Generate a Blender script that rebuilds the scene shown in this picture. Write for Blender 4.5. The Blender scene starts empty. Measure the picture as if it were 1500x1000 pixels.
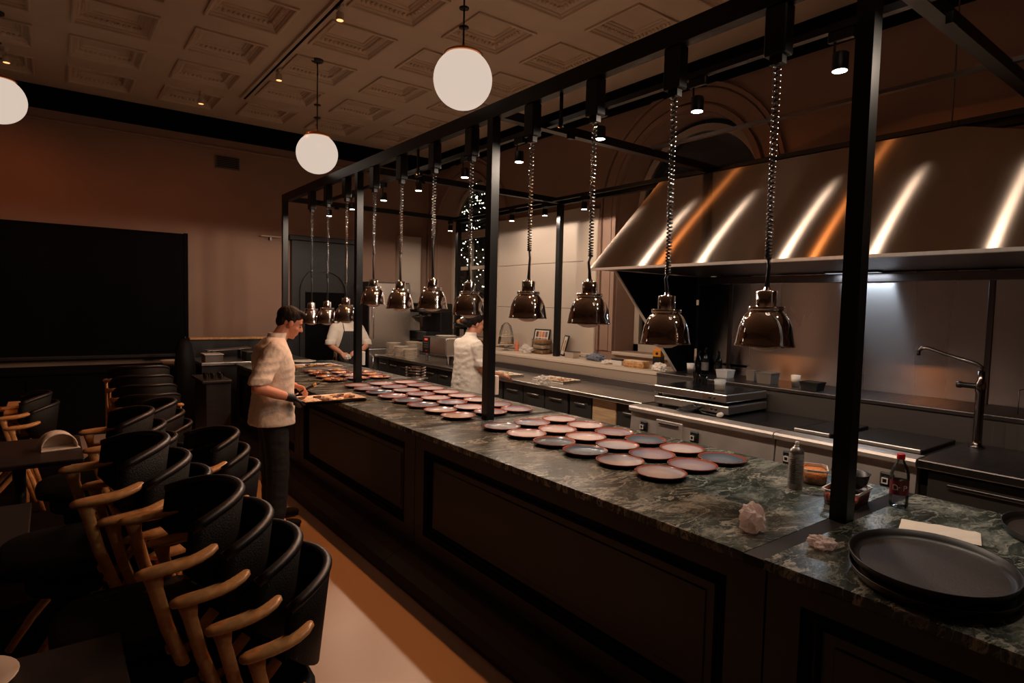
import bpy, math, random
from mathutils import Vector, Matrix, noise
random.seed(7)
SC = bpy.context.scene
COL = SC.collection
PI = math.pi

# ------------------------------------------------------------------ camera
YAW, PIT, ROL, FPX, EYE = .6511, .0584, .0236, 887.2, 1.75
FW = Vector((math.sin(YAW)*math.cos(PIT), math.cos(YAW)*math.cos(PIT), -math.sin(PIT)))
R0 = Vector((math.cos(YAW), -math.sin(YAW), 0)); U0 = R0.cross(FW)
RT = R0*math.cos(ROL) + U0*math.sin(ROL); UP = U0*math.cos(ROL) - R0*math.sin(ROL)
cam_d = bpy.data.cameras.new('camera'); cam = bpy.data.objects.new('camera', cam_d); COL.objects.link(cam)
m = Matrix((RT, UP, -FW)).transposed().to_4x4(); m.translation = (0, 0, EYE); cam.matrix_world = m
cam_d.sensor_width = 36; cam_d.lens = FPX/1500*36; cam_d.clip_start = .05; cam_d.clip_end = 200
SC.camera = cam
def at(px, py, x=None, y=None, z=None):
    """pixel of the photograph -> point on the plane x, y or z = const"""
    d = FW*FPX + RT*(px-750) - UP*(py-500)
    t = (z-EYE)/d.z if z is not None else (x/d.x if x is not None else y/d.y)
    return Vector((0, 0, EYE)) + d*t

# ------------------------------------------------------------------ world, view, lights
SC.view_settings.view_transform = 'Standard'; SC.view_settings.look = 'None'
SC.view_settings.gamma = 1; SC.view_settings.use_curve_mapping = False
SC.view_settings.exposure = -0.35
w = bpy.data.worlds.new('night'); SC.world = w; w.use_nodes = True
w.node_tree.nodes['Background'].inputs[0].default_value = (.0016, .0013, .0012, 1)
w.node_tree.nodes['Background'].inputs[1].default_value = 1.0
SPOT_W = 54.0      # white track spots over the counter
FAR_W = 18.0       # track spots along the window wall
ORANGE_W = 96.0    # orange aisle spots below the near beam
CEIL_W = 22.0      # orange ceiling spots
GLOBE_W = 28.0    # light each globe gives off
GLOBE_L = .86      # radiance of the globes
WARM = (1, .80, .63); ORANGE = (1, .33, .085)
def spot_light(name, loc, tgt, watt, col, size=110, blend=.7, rad=.03):
    d = bpy.data.lights.new(name, 'SPOT'); d.energy = watt; d.color = col; d.spot_size = math.radians(size)
    d.spot_blend = blend; d.shadow_soft_size = rad
    o = bpy.data.objects.new(name, d); COL.objects.link(o); o.location = loc
    o.rotation_euler = (Vector(tgt)-Vector(loc)).to_track_quat('-Z', 'Y').to_euler()
    return o
NEAR_SPOTS = [.62, 1.42, 2.22, 3.0, 3.9, 4.70, 5.57, 6.38, 7.27, 8.06]
FAR_SPOTS = [8.42, 6.79, 6.08, 5.35]
SPOT_K = [.5, .9, 1.05, 1.05, 1, 1, 1, 1, .75, .55]
XS, ZS = 3.0, 2.90
XF, ZF = 5.12, 2.93
for k, yy in enumerate(NEAR_SPOTS):
    spot_light('track_spot_light', (XS, yy, ZS-.012), (XS-.12, yy, 0), SPOT_W*SPOT_K[k], WARM, 180, .12)
for yy in FAR_SPOTS:
    spot_light('window_spot_light', (XF, yy, ZF-.012), (XF-.15, yy-.05, 0), FAR_W, (1, .83, .68), 180, .12)
AISLE = [2.88, 4.72, 6.05]
for yy in AISLE:
    spot_light('aisle_spot_light', (2.535, yy, 2.86), (.85, yy, 0), ORANGE_W, ORANGE, 120, .6, .02)
    spot_light('kitchen_orange_light', (2.62, yy, 2.88), (4.55, yy*.72, 2.45), ORANGE_W*.30, ORANGE, 46, .5, .02)
CEIL_SPOTS = [(2.09, 5.38), (2.11, 7.26), (1.58, 8.79), (-.34, 8.70)]
for (xx, yy) in CEIL_SPOTS:
    spot_light('ceiling_spot_light', (xx, yy, 4.235), (xx-.3, yy+.6, 0), CEIL_W*(1.6 if xx < 0 else .5), (1, .26, .07), 150, .9, .03)

# ------------------------------------------------------------------ materials
def lin(c):
    c = [v/255 for v in c]
    return tuple(v/12.92 if v <= .04045 else ((v+.055)/1.055)**2.4 for v in c)
MATS = {}
def pm(name, col, rough=.5, metal=0, var=0, vscale=8, bump=0, bscale=40, spec=None, emit=None, estr=0, trans=0, coat=0, aniso=0, alpha=1, stretch=None, ior=None):
    """a Principled material; var mixes a darker tone by noise, bump adds fine relief"""
    if name in MATS: return MATS[name]
    mt = bpy.data.materials.new(name); mt.use_nodes = True
    nt = mt.node_tree; b = nt.nodes['Principled BSDF']
    b.inputs['Base Color'].default_value = (*col, 1); b.inputs['Roughness'].default_value = rough
    b.inputs['Metallic'].default_value = metal
    if spec is not None: b.inputs['Specular IOR Level'].default_value = spec
    if ior: b.inputs['IOR'].default_value = ior
    if emit: b.inputs['Emission Color'].default_value = (*emit, 1); b.inputs['Emission Strength'].default_value = estr
    if trans: b.inputs['Transmission Weight'].default_value = trans
    if coat: b.inputs['Coat Weight'].default_value = coat
    if aniso: b.inputs['Anisotropic'].default_value = aniso
    if alpha < 1: b.inputs['Alpha'].default_value = alpha
    if var or bump:
        tc = nt.nodes.new('ShaderNodeTexCoord'); mp = nt.nodes.new('ShaderNodeMapping')
        nt.links.new(tc.outputs['Object'], mp.inputs[0])
        if stretch: mp.inputs['Scale'].default_value = stretch
    if var:
        n = nt.nodes.new('ShaderNodeTexNoise'); n.inputs['Scale'].default_value = vscale; n.inputs['Detail'].default_value = 5
        nt.links.new(mp.outputs[0], n.inputs[0])
        mx = nt.nodes.new('ShaderNodeMix'); mx.data_type = 'RGBA'
        mx.inputs[6].default_value = (*[v*(1-var) for v in col], 1); mx.inputs[7].default_value = (*[min(1, v*(1+var*.5)) for v in col], 1)
        cr = nt.nodes.new('ShaderNodeMapRange'); cr.inputs[1].default_value = .3; cr.inputs[2].default_value = .7
        nt.links.new(n.outputs[0], cr.inputs[0]); nt.links.new(cr.outputs[0], mx.inputs[0])
        nt.links.new(mx.outputs[2], b.inputs['Base Color'])
    if bump:
        n2 = nt.nodes.new('ShaderNodeTexNoise'); n2.inputs['Scale'].default_value = bscale; n2.inputs['Detail'].default_value = 4
        nt.links.new(mp.outputs[0], n2.inputs[0])
        bp = nt.nodes.new('ShaderNodeBump'); bp.inputs['Strength'].default_value = bump; bp.inputs['Distance'].default_value = .02
        nt.links.new(n2.outputs[0], bp.inputs['Height']); nt.links.new(bp.outputs[0], b.inputs['Normal'])
    MATS[name] = mt
    return mt

def marble_mat():
    mt = bpy.data.materials.new('green_marble'); mt.use_nodes = True; nt = mt.node_tree; b = nt.nodes['Principled BSDF']
    N = nt.nodes.new; K = nt.links.new
    tc = N('ShaderNodeTexCoord'); mp = N('ShaderNodeMapping'); mp.inputs['Rotation'].default_value = (0, 0, .6); mp.inputs['Scale'].default_value = (1.0, 1.9, 1)
    K(tc.outputs['Object'], mp.inputs[0])
    wn = N('ShaderNodeTexNoise'); wn.inputs['Scale'].default_value = 2.2; wn.inputs['Detail'].default_value = 6; K(mp.outputs[0], wn.inputs[0])
    ad = N('ShaderNodeMixRGB'); ad.blend_type = 'ADD'; ad.inputs[0].default_value = .55; K(mp.outputs[0], ad.inputs[1]); K(wn.outputs['Color'], ad.inputs[2])
    def ridge(scale, width, det):
        n = N('ShaderNodeTexNoise'); n.inputs['Scale'].default_value = scale; n.inputs['Detail'].default_value = det; n.inputs['Roughness'].default_value = .62
        K(ad.outputs[0], n.inputs[0])
        s = N('ShaderNodeMath'); s.operation = 'SUBTRACT'; s.inputs[1].default_value = .5; K(n.outputs[0], s.inputs[0])
        a = N('ShaderNodeMath'); a.operation = 'ABSOLUTE'; K(s.outputs[0], a.inputs[0])
        r = N('ShaderNodeMapRange'); r.inputs[1].default_value = 0; r.inputs[2].default_value = width; r.inputs[3].default_value = 1; r.inputs[4].default_value = 0
        K(a.outputs[0], r.inputs[0]); return r
    v1 = ridge(2.1, .020, 11); v2 = ridge(8.0, .030, 9)
    cl = N('ShaderNodeTexNoise'); cl.inputs['Scale'].default_value = 3.6; cl.inputs['Detail'].default_value = 10; cl.inputs['Roughness'].default_value = .68; K(ad.outputs[0], cl.inputs[0])
    ramp = N('ShaderNodeValToRGB'); e = ramp.color_ramp.elements
    e[0].position = .36; e[0].color = (.006, .011, .008, 1); e[1].position = .66; e[1].color = (.23, .245, .22, 1)
    x = e.new(.52); x.color = (.046, .057, .049, 1)
    K(cl.outputs[0], ramp.inputs[0])
    m1 = N('ShaderNodeMix'); m1.data_type = 'RGBA'; m1.inputs[7].default_value = (.38, .38, .33, 1)
    s1 = N('ShaderNodeMath'); s1.operation = 'MULTIPLY'; s1.inputs[1].default_value = .75; K(v1.outputs[0], s1.inputs[0])
    K(s1.outputs[0], m1.inputs[0]); K(ramp.outputs[0], m1.inputs[6])
    m2 = N('ShaderNodeMix'); m2.data_type = 'RGBA'; m2.inputs[7].default_value = (.28, .29, .25, 1)
    s2 = N('ShaderNodeMath'); s2.operation = 'MULTIPLY'; s2.inputs[1].default_value = .42; K(v2.outputs[0], s2.inputs[0])
    K(s2.outputs[0], m2.inputs[0]); K(m1.outputs[2], m2.inputs[6])
    K(m2.outputs[2], b.inputs['Base Color'])
    b.inputs['Roughness'].default_value = .26; b.inputs['Specular IOR Level'].default_value = .5
    MATS['green_marble'] = mt
    return mt

def wood_mat(name, c0, c1, rough=.4, scale=(3, 3, 30)):
    mt = bpy.data.materials.new(name); mt.use_nodes = True; nt = mt.node_tree; b = nt.nodes['Principled BSDF']
    tc = nt.nodes.new('ShaderNodeTexCoord'); mp = nt.nodes.new('ShaderNodeMapping'); mp.inputs['Scale'].default_value = scale
    nt.links.new(tc.outputs['Object'], mp.inputs[0])
    n = nt.nodes.new('ShaderNodeTexNoise'); n.inputs['Scale'].default_value = 2; n.inputs['Detail'].default_value = 6; n.inputs['Distortion'].default_value = .6
    nt.links.new(mp.outputs[0], n.inputs[0])
    r = nt.nodes.new('ShaderNodeValToRGB'); r.color_ramp.elements[0].position = .35; r.color_ramp.elements[1].position = .68
    r.color_ramp.elements[0].color = (*c0, 1); r.color_ramp.elements[1].color = (*c1, 1)
    nt.links.new(n.outputs[0], r.inputs[0]); nt.links.new(r.outputs[0], b.inputs['Base Color'])
    b.inputs['Roughness'].default_value = rough
    MATS[name] = mt
    return mt

def glass_mat(name, tint=(1, 1, 1), refl=.06, rough=.02):
    mt = bpy.data.materials.new(name); mt.use_nodes = True; nt = mt.node_tree
    for n in list(nt.nodes): nt.nodes.remove(n)
    o = nt.nodes.new('ShaderNodeOutputMaterial'); mx = nt.nodes.new('ShaderNodeMixShader')
    t = nt.nodes.new('ShaderNodeBsdfTransparent'); t.inputs[0].default_value = (*tint, 1)
    g = nt.nodes.new('ShaderNodeBsdfGlossy'); g.inputs['Roughness'].default_value = rough
    f = nt.nodes.new('ShaderNodeFresnel'); f.inputs[0].default_value = 1.45
    a = nt.nodes.new('ShaderNodeMath'); a.operation = 'ADD'; a.inputs[1].default_value = refl; nt.links.new(f.outputs[0], a.inputs[0])
    nt.links.new(a.outputs[0], mx.inputs[0]); nt.links.new(t.outputs[0], mx.inputs[1]); nt.links.new(g.outputs[0], mx.inputs[2]); nt.links.new(mx.outputs[0], o.inputs[0])
    MATS[name] = mt
    return mt

def steel_mat(name, col, rough, stretch, bump=.02, aniso=.0, tang=(0, 1, 0)):
    """brushed steel: streaky roughness and a faint waviness"""
    mt = bpy.data.materials.new(name); mt.use_nodes = True; nt = mt.node_tree; b = nt.nodes['Principled BSDF']
    b.inputs['Base Color'].default_value = (*col, 1); b.inputs['Metallic'].default_value = 1; b.inputs['Roughness'].default_value = rough
    b.inputs['Anisotropic'].default_value = aniso
    if aniso:
        cv = nt.nodes.new('ShaderNodeCombineXYZ'); cv.inputs[0].default_value, cv.inputs[1].default_value, cv.inputs[2].default_value = tang
        nt.links.new(cv.outputs[0], b.inputs['Tangent'])
    tc = nt.nodes.new('ShaderNodeTexCoord'); mp = nt.nodes.new('ShaderNodeMapping'); mp.inputs['Scale'].default_value = stretch
    nt.links.new(tc.outputs['Object'], mp.inputs[0])
    n = nt.nodes.new('ShaderNodeTexNoise'); n.inputs['Scale'].default_value = 1; n.inputs['Detail'].default_value = 3; nt.links.new(mp.outputs[0], n.inputs[0])
    r = nt.nodes.new('ShaderNodeMapRange'); r.inputs[3].default_value = rough*.75; r.inputs[4].default_value = rough*1.3
    nt.links.new(n.outputs[0], r.inputs[0]); nt.links.new(r.outputs[0], b.inputs['Roughness'])
    if bump:
        bp = nt.nodes.new('ShaderNodeBump'); bp.inputs['Strength'].default_value = bump; bp.inputs['Distance'].default_value = .02
        nt.links.new(n.outputs[0], bp.inputs['Height']); nt.links.new(bp.outputs[0], b.inputs['Normal'])
    MATS[name] = mt
    return mt

def brushed_mat(name, col, rough, an):
    """sheet steel brushed along y: lamps smear into upright streaks"""
    mt = bpy.data.materials.new(name); mt.use_nodes = True; nt = mt.node_tree
    for n in list(nt.nodes): nt.nodes.remove(n)
    o = nt.nodes.new('ShaderNodeOutputMaterial'); g = nt.nodes.new('ShaderNodeBsdfAnisotropic')
    g.inputs['Color'].default_value = (*col, 1); g.inputs['Roughness'].default_value = rough; g.inputs['Anisotropy'].default_value = an
    cv = nt.nodes.new('ShaderNodeCombineXYZ'); cv.inputs[1].default_value = 1; nt.links.new(cv.outputs[0], g.inputs['Tangent'])
    nt.links.new(g.outputs[0], o.inputs[0]); MATS[name] = mt
def thin_mat(name, col):
    """thin paper that lets light through"""
    mt = bpy.data.materials.new(name); mt.use_nodes = True; nt = mt.node_tree
    for n in list(nt.nodes): nt.nodes.remove(n)
    o = nt.nodes.new('ShaderNodeOutputMaterial'); d = nt.nodes.new('ShaderNodeBsdfDiffuse'); t_ = nt.nodes.new('ShaderNodeBsdfTranslucent'); mx = nt.nodes.new('ShaderNodeMixShader')
    d.inputs[0].default_value = (*col, 1); t_.inputs[0].default_value = (*col, 1); mx.inputs[0].default_value = .5
    nt.links.new(d.outputs[0], mx.inputs[1]); nt.links.new(t_.outputs[0], mx.inputs[2]); nt.links.new(mx.outputs[0], o.inputs[0]); MATS[name] = mt
marble_mat()
wood_mat('arm_wood', (.52, .24, .085), (.72, .38, .15), .32, (14, 14, 14))
wood_mat('dark_wood', (.0035, .0016, .0014), (.010, .0045, .0035), .5, (3, 3, 14))
wood_mat('board_wood', (.45, .28, .15), (.62, .42, .24), .6, (6, 2, 20))
glass_mat('window_glass', (.9, .92, .95), .03); glass_mat('clear_plastic', (.86, .87, .87), .05, .12); glass_mat('clear_glass', (.93, .94, .94), .05)
brushed_mat('steel_hood', (.50, .42, .36), .215, .87)
steel_mat('steel_wall', (.58, .55, .54), .27, (.2, 1.2, .1), 0, .95, (0, 0, 1))
steel_mat('steel', (.64, .59, .55), .30, (3, 60, 3), .02)
steel_mat('steel_dark', (.15, .13, .125), .35, (3, 40, 3), .02)
pm('chrome', (.80, .76, .74), .035, 1)
pm('wall_paint', lin((154, 122, 104)), .9, var=.08, vscale=2, bump=.06, bscale=90)
pm('ceiling_paint', lin((205, 180, 155)), .85, var=.06, vscale=3)
pm('floor_resin', lin((176, 153, 134)), .42, var=.08, vscale=1.3)
pm('black_metal', (.0035, .003, .003), .40, 0, spec=.35)
pm('black_matt', (.002, .0016, .0017), .8, spec=.1)
pm('band_black', (.003, .0025, .003), .9, spec=.1)
pm('black_leather', (.0028, .0018, .0017), .6, spec=.22, bump=.25, bscale=160)
pm('rim_leather', (.009, .0055, .005), .42, spec=.4)
pm('white_trim', lin((196, 176, 156)), .6)
pm('white_panel', lin((196, 178, 162)), .7)
pm('cream_cloth', lin((222, 208, 194)), .9, bump=.5, bscale=14)
pm('chef_white', lin((226, 212, 198)), .85, bump=.45, bscale=16)
pm('trouser_black', (.0025, .002, .002), .85, bump=.3, bscale=18)
pm('skin', lin((205, 140, 112)), .5)
pm('hair_brown', (.009, .0045, .003), .7, spec=.2, bump=.6, bscale=60, stretch=(1, 1, .3))
pm('glove_black', (.012, .011, .012), .45)
pm('globe', (.03, .03, .03), .35, emit=(1, .80, .66), estr=GLOBE_L)
pm('copper', (.65, .27, .12), .3, 1)
pm('lens', (.9, .9, .9), .4, emit=(1, .86, .70), estr=40)
pm('lens_orange', (.9, .6, .4), .4, emit=(1, .42, .16), estr=2.6)
pm('plate_glaze_rim', lin((150, 72, 48)), .22, var=.3, vscale=30, coat=.3)
pm('plate_under', lin((60, 42, 36)), .5)
pm('white_ceramic', lin((222, 205, 186)), .3)
pm('paper', lin((225, 212, 198)), .85, bump=.2, bscale=30)
pm('frosted', (.75, .73, .70), .35, alpha=.4)
pm('steel_panel', (.58, .50, .45), .38, .6, var=.15, vscale=6)
pm('plastic_white', lin((215, 205, 195)), .4)
pm('plastic_black', (.012, .011, .011), .35)

# ------------------------------------------------------------------ mesh helpers
class MB:
    def __init__(s): s.v = []; s.f = []; s.sm = []
    def add(s, vs, fs, smooth=False):
        o = len(s.v); s.v += [tuple(p) for p in vs]; s.f += [tuple(i+o for i in f) for f in fs]; s.sm += [smooth]*len(fs); return s
    def box(s, x0, x1, y0, y1, z0, z1, bev=0):
        if bev <= 0:
            vs = [(x, y, z) for z in (z0, z1) for y in (y0, y1) for x in (x0, x1)]
            return s.add(vs, [(0, 2, 3, 1), (4, 5, 7, 6), (0, 1, 5, 4), (2, 6, 7, 3), (0, 4, 6, 2), (1, 3, 7, 5)])
        b = min(bev, (x1-x0)/2.01, (y1-y0)/2.01, (z1-z0)/2.01)
        def ring(i, z): # octagon ring
            x0_, x1_, y0_, y1_ = x0+i, x1-i, y0+i, y1-i
            c = b if i == 0 else b*.4
            return [(x0_+c, y0_, z), (x1_-c, y0_, z), (x1_, y0_+c, z), (x1_, y1_-c, z), (x1_-c, y1_, z), (x0_+c, y1_, z), (x0_, y1_-c, z), (x0_, y0_+c, z)]
        rs = [ring(b*.6, z0), ring(0, z0+b), ring(0, z1-b), ring(b*.6, z1)]
        vs = sum(rs, []); fs = [tuple(range(7, -1, -1)), tuple(range(24, 32))]
        for k in range(3):
            for i in range(8):
                j = (i+1) % 8; fs.append((k*8+i, k*8+j, k*8+8+j, k*8+8+i))
        return s.add(vs, fs)
    def hexa(s, p):  # 8 points: bottom 4 (ccw), top 4
        return s.add(p, [(3, 2, 1, 0), (4, 5, 6, 7), (0, 1, 5, 4), (1, 2, 6, 5), (2, 3, 7, 6), (3, 0, 4, 7)])
    def lathe(s, prof, c=(0, 0, 0), seg=28, sx=1, sy=1, rot=None, smooth=True, close=False):
        vs = []; n = len(prof)
        for (r, z) in prof:
            for k in range(seg):
                a = 2*PI*k/seg; p = Vector((r*math.cos(a)*sx, r*math.sin(a)*sy, z))
                if rot: p = rot @ p
                vs.append((p.x+c[0], p.y+c[1], p.z+c[2]))
        fs = []
        for i in range(n-1):
            for k in range(seg):
                j = (k+1) % seg; fs.append((i*seg+k, i*seg+j, (i+1)*seg+j, (i+1)*seg+k))
        if not close:
            if prof[0][0] > 1e-5: fs.append(tuple(range(seg-1, -1, -1)))
            if prof[-1][0] > 1e-5: fs.append(tuple(range((n-1)*seg, n*seg)))
        return s.add(vs, fs, smooth)
    def tube(s, pts, r, seg=8, smooth=True, flat=1.0, up=None, cap=True):
        pts = [Vector(p) for p in pts]; n = len(pts); rs = r if isinstance(r, (list, tuple)) else [r]*n
        vs = []; pn = None
        for i in range(n):
            t = (pts[min(i+1, n-1)]-pts[max(i-1, 0)]).normalized()
            if pn is None:
                a = Vector(up) if up else (Vector((0, 0, 1)) if abs(t.z) < .9 else Vector((1, 0, 0)))
                pn = (a - t*a.dot(t)).normalized()
            else:
                pn = (pn - t*pn.dot(t)); pn = pn.normalized() if pn.length > 1e-6 else t.orthogonal().normalized()
            bn = t.cross(pn)
            for k in range(seg):
                a = 2*PI*k/seg; q = pts[i] + pn*(math.cos(a)*rs[i]*flat) + bn*(math.sin(a)*rs[i]); vs.append(tuple(q))
        fs = []
        for i in range(n-1):
            for k in range(seg):
                j = (k+1) % seg; fs.append((i*seg+k, i*seg+j, (i+1)*seg+j, (i+1)*seg+k))
        if cap: fs += [tuple(range(seg-1, -1, -1)), tuple(range((n-1)*seg, n*seg))]
        return s.add(vs, fs, smooth)
    def ell(s, c, r, rot=None, seg=14, rings=9, smooth=True):
        prof = [(math.sin(PI*i/rings), -math.cos(PI*i/rings)) for i in range(rings+1)]
        vs = []; c = Vector(c); n = len(prof)
        for (q, z) in prof:
            for k in range(seg):
                a = 2*PI*k/seg; p = Vector((q*math.cos(a)*r[0], q*math.sin(a)*r[1], z*r[2]))
                if rot: p = rot @ p
                vs.append(tuple(p+c))
        fs = []
        for i in range(n-1):
            for k in range(seg):
                j = (k+1) % seg; fs.append((i*seg+k, i*seg+j, (i+1)*seg+j, (i+1)*seg+k))
        return s.add(vs, fs, smooth)
    def cap(s, p0, r0, p1, r1, seg=12):
        """tapered capsule"""
        p0 = Vector(p0); p1 = Vector(p1); t = (p1-p0).normalized(); n = t.orthogonal().normalized(); b = t.cross(n)
        rings = []
        for a in (-1.5, -1.1, -.6, 0): rings.append((p0+t*r0*math.sin(a), r0*math.cos(a)))
        for a in (0, .6, 1.1, 1.5): rings.append((p1+t*r1*math.sin(a), r1*math.cos(a)))
        vs = []
        for (c, r) in rings:
            for k in range(seg):
                a = 2*PI*k/seg; vs.append(tuple(c + n*(r*math.cos(a)) + b*(r*math.sin(a))))
        fs = []
        for i in range(len(rings)-1):
            for k in range(seg):
                j = (k+1) % seg; fs.append((i*seg+k, i*seg+j, (i+1)*seg+j, (i+1)*seg+k))
        fs += [tuple(range(seg-1, -1, -1)), tuple(range((len(rings)-1)*seg, len(rings)*seg))]
        return s.add(vs, fs, True)
    def loft(s, rings, smooth=True, cap=True):
        n = len(rings[0]); vs = [p for r in rings for p in r]; fs = []
        for i in range(len(rings)-1):
            for k in range(n):
                j = (k+1) % n; fs.append((i*n+k, i*n+j, (i+1)*n+j, (i+1)*n+k))
        if cap: fs += [tuple(range(n-1, -1, -1)), tuple(range((len(rings)-1)*n, len(rings)*n))]
        return s.add(vs, fs, smooth)
    def mesh(s, name):
        me = bpy.data.meshes.new(name); me.from_pydata(s.v, [], s.f); me.polygons.foreach_set('use_smooth', s.sm); me.update()
        return me
    def build(s, name, mat, parent=None):
        me = s.mesh(name)
        for q in (mat if isinstance(mat, (list, tuple)) else [mat]): me.materials.append(MATS[q])
        return link(name, me, parent)
def link(name, me, parent=None):
    o = bpy.data.objects.new(name, me); COL.objects.link(o)
    if parent is not None: o.parent = parent
    return o
def tag(o, label, cat, group=None, kind=None):
    if label: o['label'] = label
    if cat: o['category'] = cat
    if group: o['group'] = group
    if kind: o['kind'] = kind
    return o
def thing(name, label, cat, loc=(0, 0, 0), rz=0, group=None):
    o = bpy.data.objects.new(name, None); COL.objects.link(o); o.empty_display_size = .1
    o.location = loc; o.rotation_euler = (0, 0, rz)
    return tag(o, label, cat, group)
def struct(o): o['kind'] = 'structure'; return o
def dup(root, loc, rz=None, label=None, group=None):
    r = root.copy(); COL.objects.link(r); r.location = loc
    if rz is not None: r.rotation_euler = (0, 0, rz)
    if label: r['label'] = label
    if group: r['group'] = group
    def rec(a, b):
        for ch in a.children:
            if ch.name in SKIP: continue
            c = ch.copy(); COL.objects.link(c); c.parent = b; rec(ch, c)
    rec(root, r)
    return r
SKIP = set()
def shift(o, mb):  # move a builder's vertices so that the object origin can stand elsewhere
    mb.v = [(x-o[0], y-o[1], z-o[2]) for x, y, z in mb.v]; return mb
def text(name, s, size, loc, rot, mat, parent=None, ext=.0006, align='CENTER'):
    c = bpy.data.curves.new(name, 'FONT'); c.body = s; c.size = size; c.extrude = ext; c.align_x = align; c.align_y = 'CENTER'
    o = bpy.data.objects.new(name, c); COL.objects.link(o)
    dg = bpy.context.evaluated_depsgraph_get(); me = bpy.data.meshes.new_from_object(o.evaluated_get(dg)); bpy.data.objects.remove(o)
    me.materials.clear(); me.materials.append(MATS[mat])
    o = link(name, me, parent); o.location = loc; o.rotation_euler = rot
    return o

# ------------------------------------------------------------------ the room
X0, X1, Y0, Y1, ZC = -5.0, 5.6, -3.5, 10.0, 4.4
struct(MB().box(X0, X1+.5, Y0, Y1, -.12, 0).build('floor', 'floor_resin'))
struct(MB().box(X0-.2, X1+.5, Y1, Y1+.2, 0, ZC+.3).build('wall_back', 'wall_paint'))
struct(MB().box(X0-.2, X0, Y0, Y1, 0, ZC+.3).build('wall_left', 'wall_paint'))
struct(MB().box(X0-.2, X1+.5, Y0-.2, Y0, 0, ZC+.3).build('wall_front', 'wall_paint'))

# ceiling: soffit with square openings, one coffer in each
PX, PY, HA = .975, 1.02, .335
cx = [3.46+PX*i for i in range(-8, 2)]; cy = [5.033+PY*j for j in range(-8, 5)]
mb = MB(); bx = [X0] + [c+PX/2 for c in cx[:-1]] + [X1]; by = [Y0] + [c+PY/2 for c in cy[:-1]] + [Y1]
for i, c in enumerate(cx):
    for j, d in enumerate(cy):
        a0, a1, b0, b1 = bx[i], bx[i+1], by[j], by[j+1]
        o = [(a0, b0), (a1, b0), (a1, b1), (a0, b1)]; h = [(c-HA, d-HA), (c+HA, d-HA), (c+HA, d+HA), (c-HA, d+HA)]
        mb.add([(x, y, ZC) for x, y in o+h], [(k, 4+k, 4+(k+1) % 4, (k+1) % 4) for k in range(4)])
mb.add([(X0, Y0, ZC+.28), (X1, Y0, ZC+.28), (X1, Y1, ZC+.28), (X0, Y1, ZC+.28)], [(0, 1, 2, 3)])
ceil = struct(mb.build('ceiling', 'ceiling_paint'))
mb = MB()
prof = [(HA, 0), (HA+.004, -.02), (HA-.012, -.026), (HA-.026, -.02), (HA-.030, 0), (HA-.040, .008), (HA-.044, .022), (HA-.052, .022), (HA-.105, .070), (HA-.112, .070), (HA-.114, .082), (HA-.128, .086), (HA-.134, .10)]
rings = [[(-r, -r, z), (r, -r, z), (r, r, z), (-r, r, z)] for r, z in prof]
mb.loft(rings, smooth=False, cap=False)
r = prof[-1][0]; mb.add([(-r, -r, .10), (r, -r, .10), (r, r, .10), (-r, r, .10)], [(3, 2, 1, 0)])
for sd in range(4):   # egg-and-dart course on the sloping band
    q = Matrix.Rotation(sd*PI/2, 3, 'Z'); n = 11
    for k in range(n):
        t = (k+.5)/n*2-1; rr = HA-.078
        mb.ell(q @ Vector((t*rr*.97, -rr, .044)), (.017, .026, .015) if sd % 2 == 0 else (.026, .017, .015), seg=6, rings=4)
me = mb.mesh('coffer'); me.materials.append(MATS['ceiling_paint'])
for c in cx:
    for d in cy:
        o = link('coffer', me, ceil); o.location = (c, d, ZC)
# slim white lighting channel on the ceiling
t = thing('ceiling_track', 'white ceiling lighting channel with a dark slot running between coffers', 'track', (2.06, 5.5, ZC))
MB().box(-.045, .045, -1.0, 3.15, -.03, 0).build('channel', 'ceiling_paint', t)
MB().box(-.012, .012, -.98, 3.1, -.034, -.029).build('slot', 'black_matt', t)

# dark band and rail at the top of the walls
struct(MB().box(X0, X1, Y1-.12, Y1, 4.135, ZC-.001).build('trim_1', 'band_black'))
struct(MB().box(X0, X1, Y1-.035, Y1, 3.99, 4.02, .01).build('trim_2', 'wall_paint'))
struct(MB().box(X1-.10, X1, Y0, Y1-.12, 4.135, ZC-.001).build('trim_3', 'band_black'))

# window wall with arched openings
SILL, SPR, WR, REV = 1.22, 2.98, .93, .34
WINC = [4.30, 8.72]
def arch(c, r, n=22):
    return [(c+r*math.cos(PI-PI*k/n), SPR+r*math.sin(PI-PI*k/n)) for k in range(n+1)]
mb = MB(); ys = Y0
for c in WINC:
    mb.add([(X1, ys, 0), (X1, c-WR, 0), (X1, c-WR, ZC+.3), (X1, ys, ZC+.3)], [(3, 2, 1, 0)])
    mb.add([(X1, c-WR, 0), (X1, c+WR, 0), (X1, c+WR, SILL), (X1, c-WR, SILL)], [(3, 2, 1, 0)])
    a = arch(c, WR)
    for (p, q) in zip(a[:-1], a[1:]):
        mb.add([(X1, p[0], p[1]), (X1, q[0], q[1]), (X1, q[0], ZC+.3), (X1, p[0], ZC+.3)], [(3, 2, 1, 0)])
    ring = [(c-WR, SILL)] + a + [(c+WR, SILL)]
    for k in range(len(ring)):
        p, q = ring[k], ring[(k+1) % len(ring)]
        mb.add([(X1, *p), (X1, *q), (X1+REV, c+(q[0]-c)*.93, q[1]), (X1+REV, c+(p[0]-c)*.93, p[1])], [(0, 1, 2, 3)])
    ys = c+WR
mb.add([(X1, ys, 0), (X1, Y1, 0), (X1, Y1, ZC+.3), (X1, ys, ZC+.3)], [(3, 2, 1, 0)])
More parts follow.
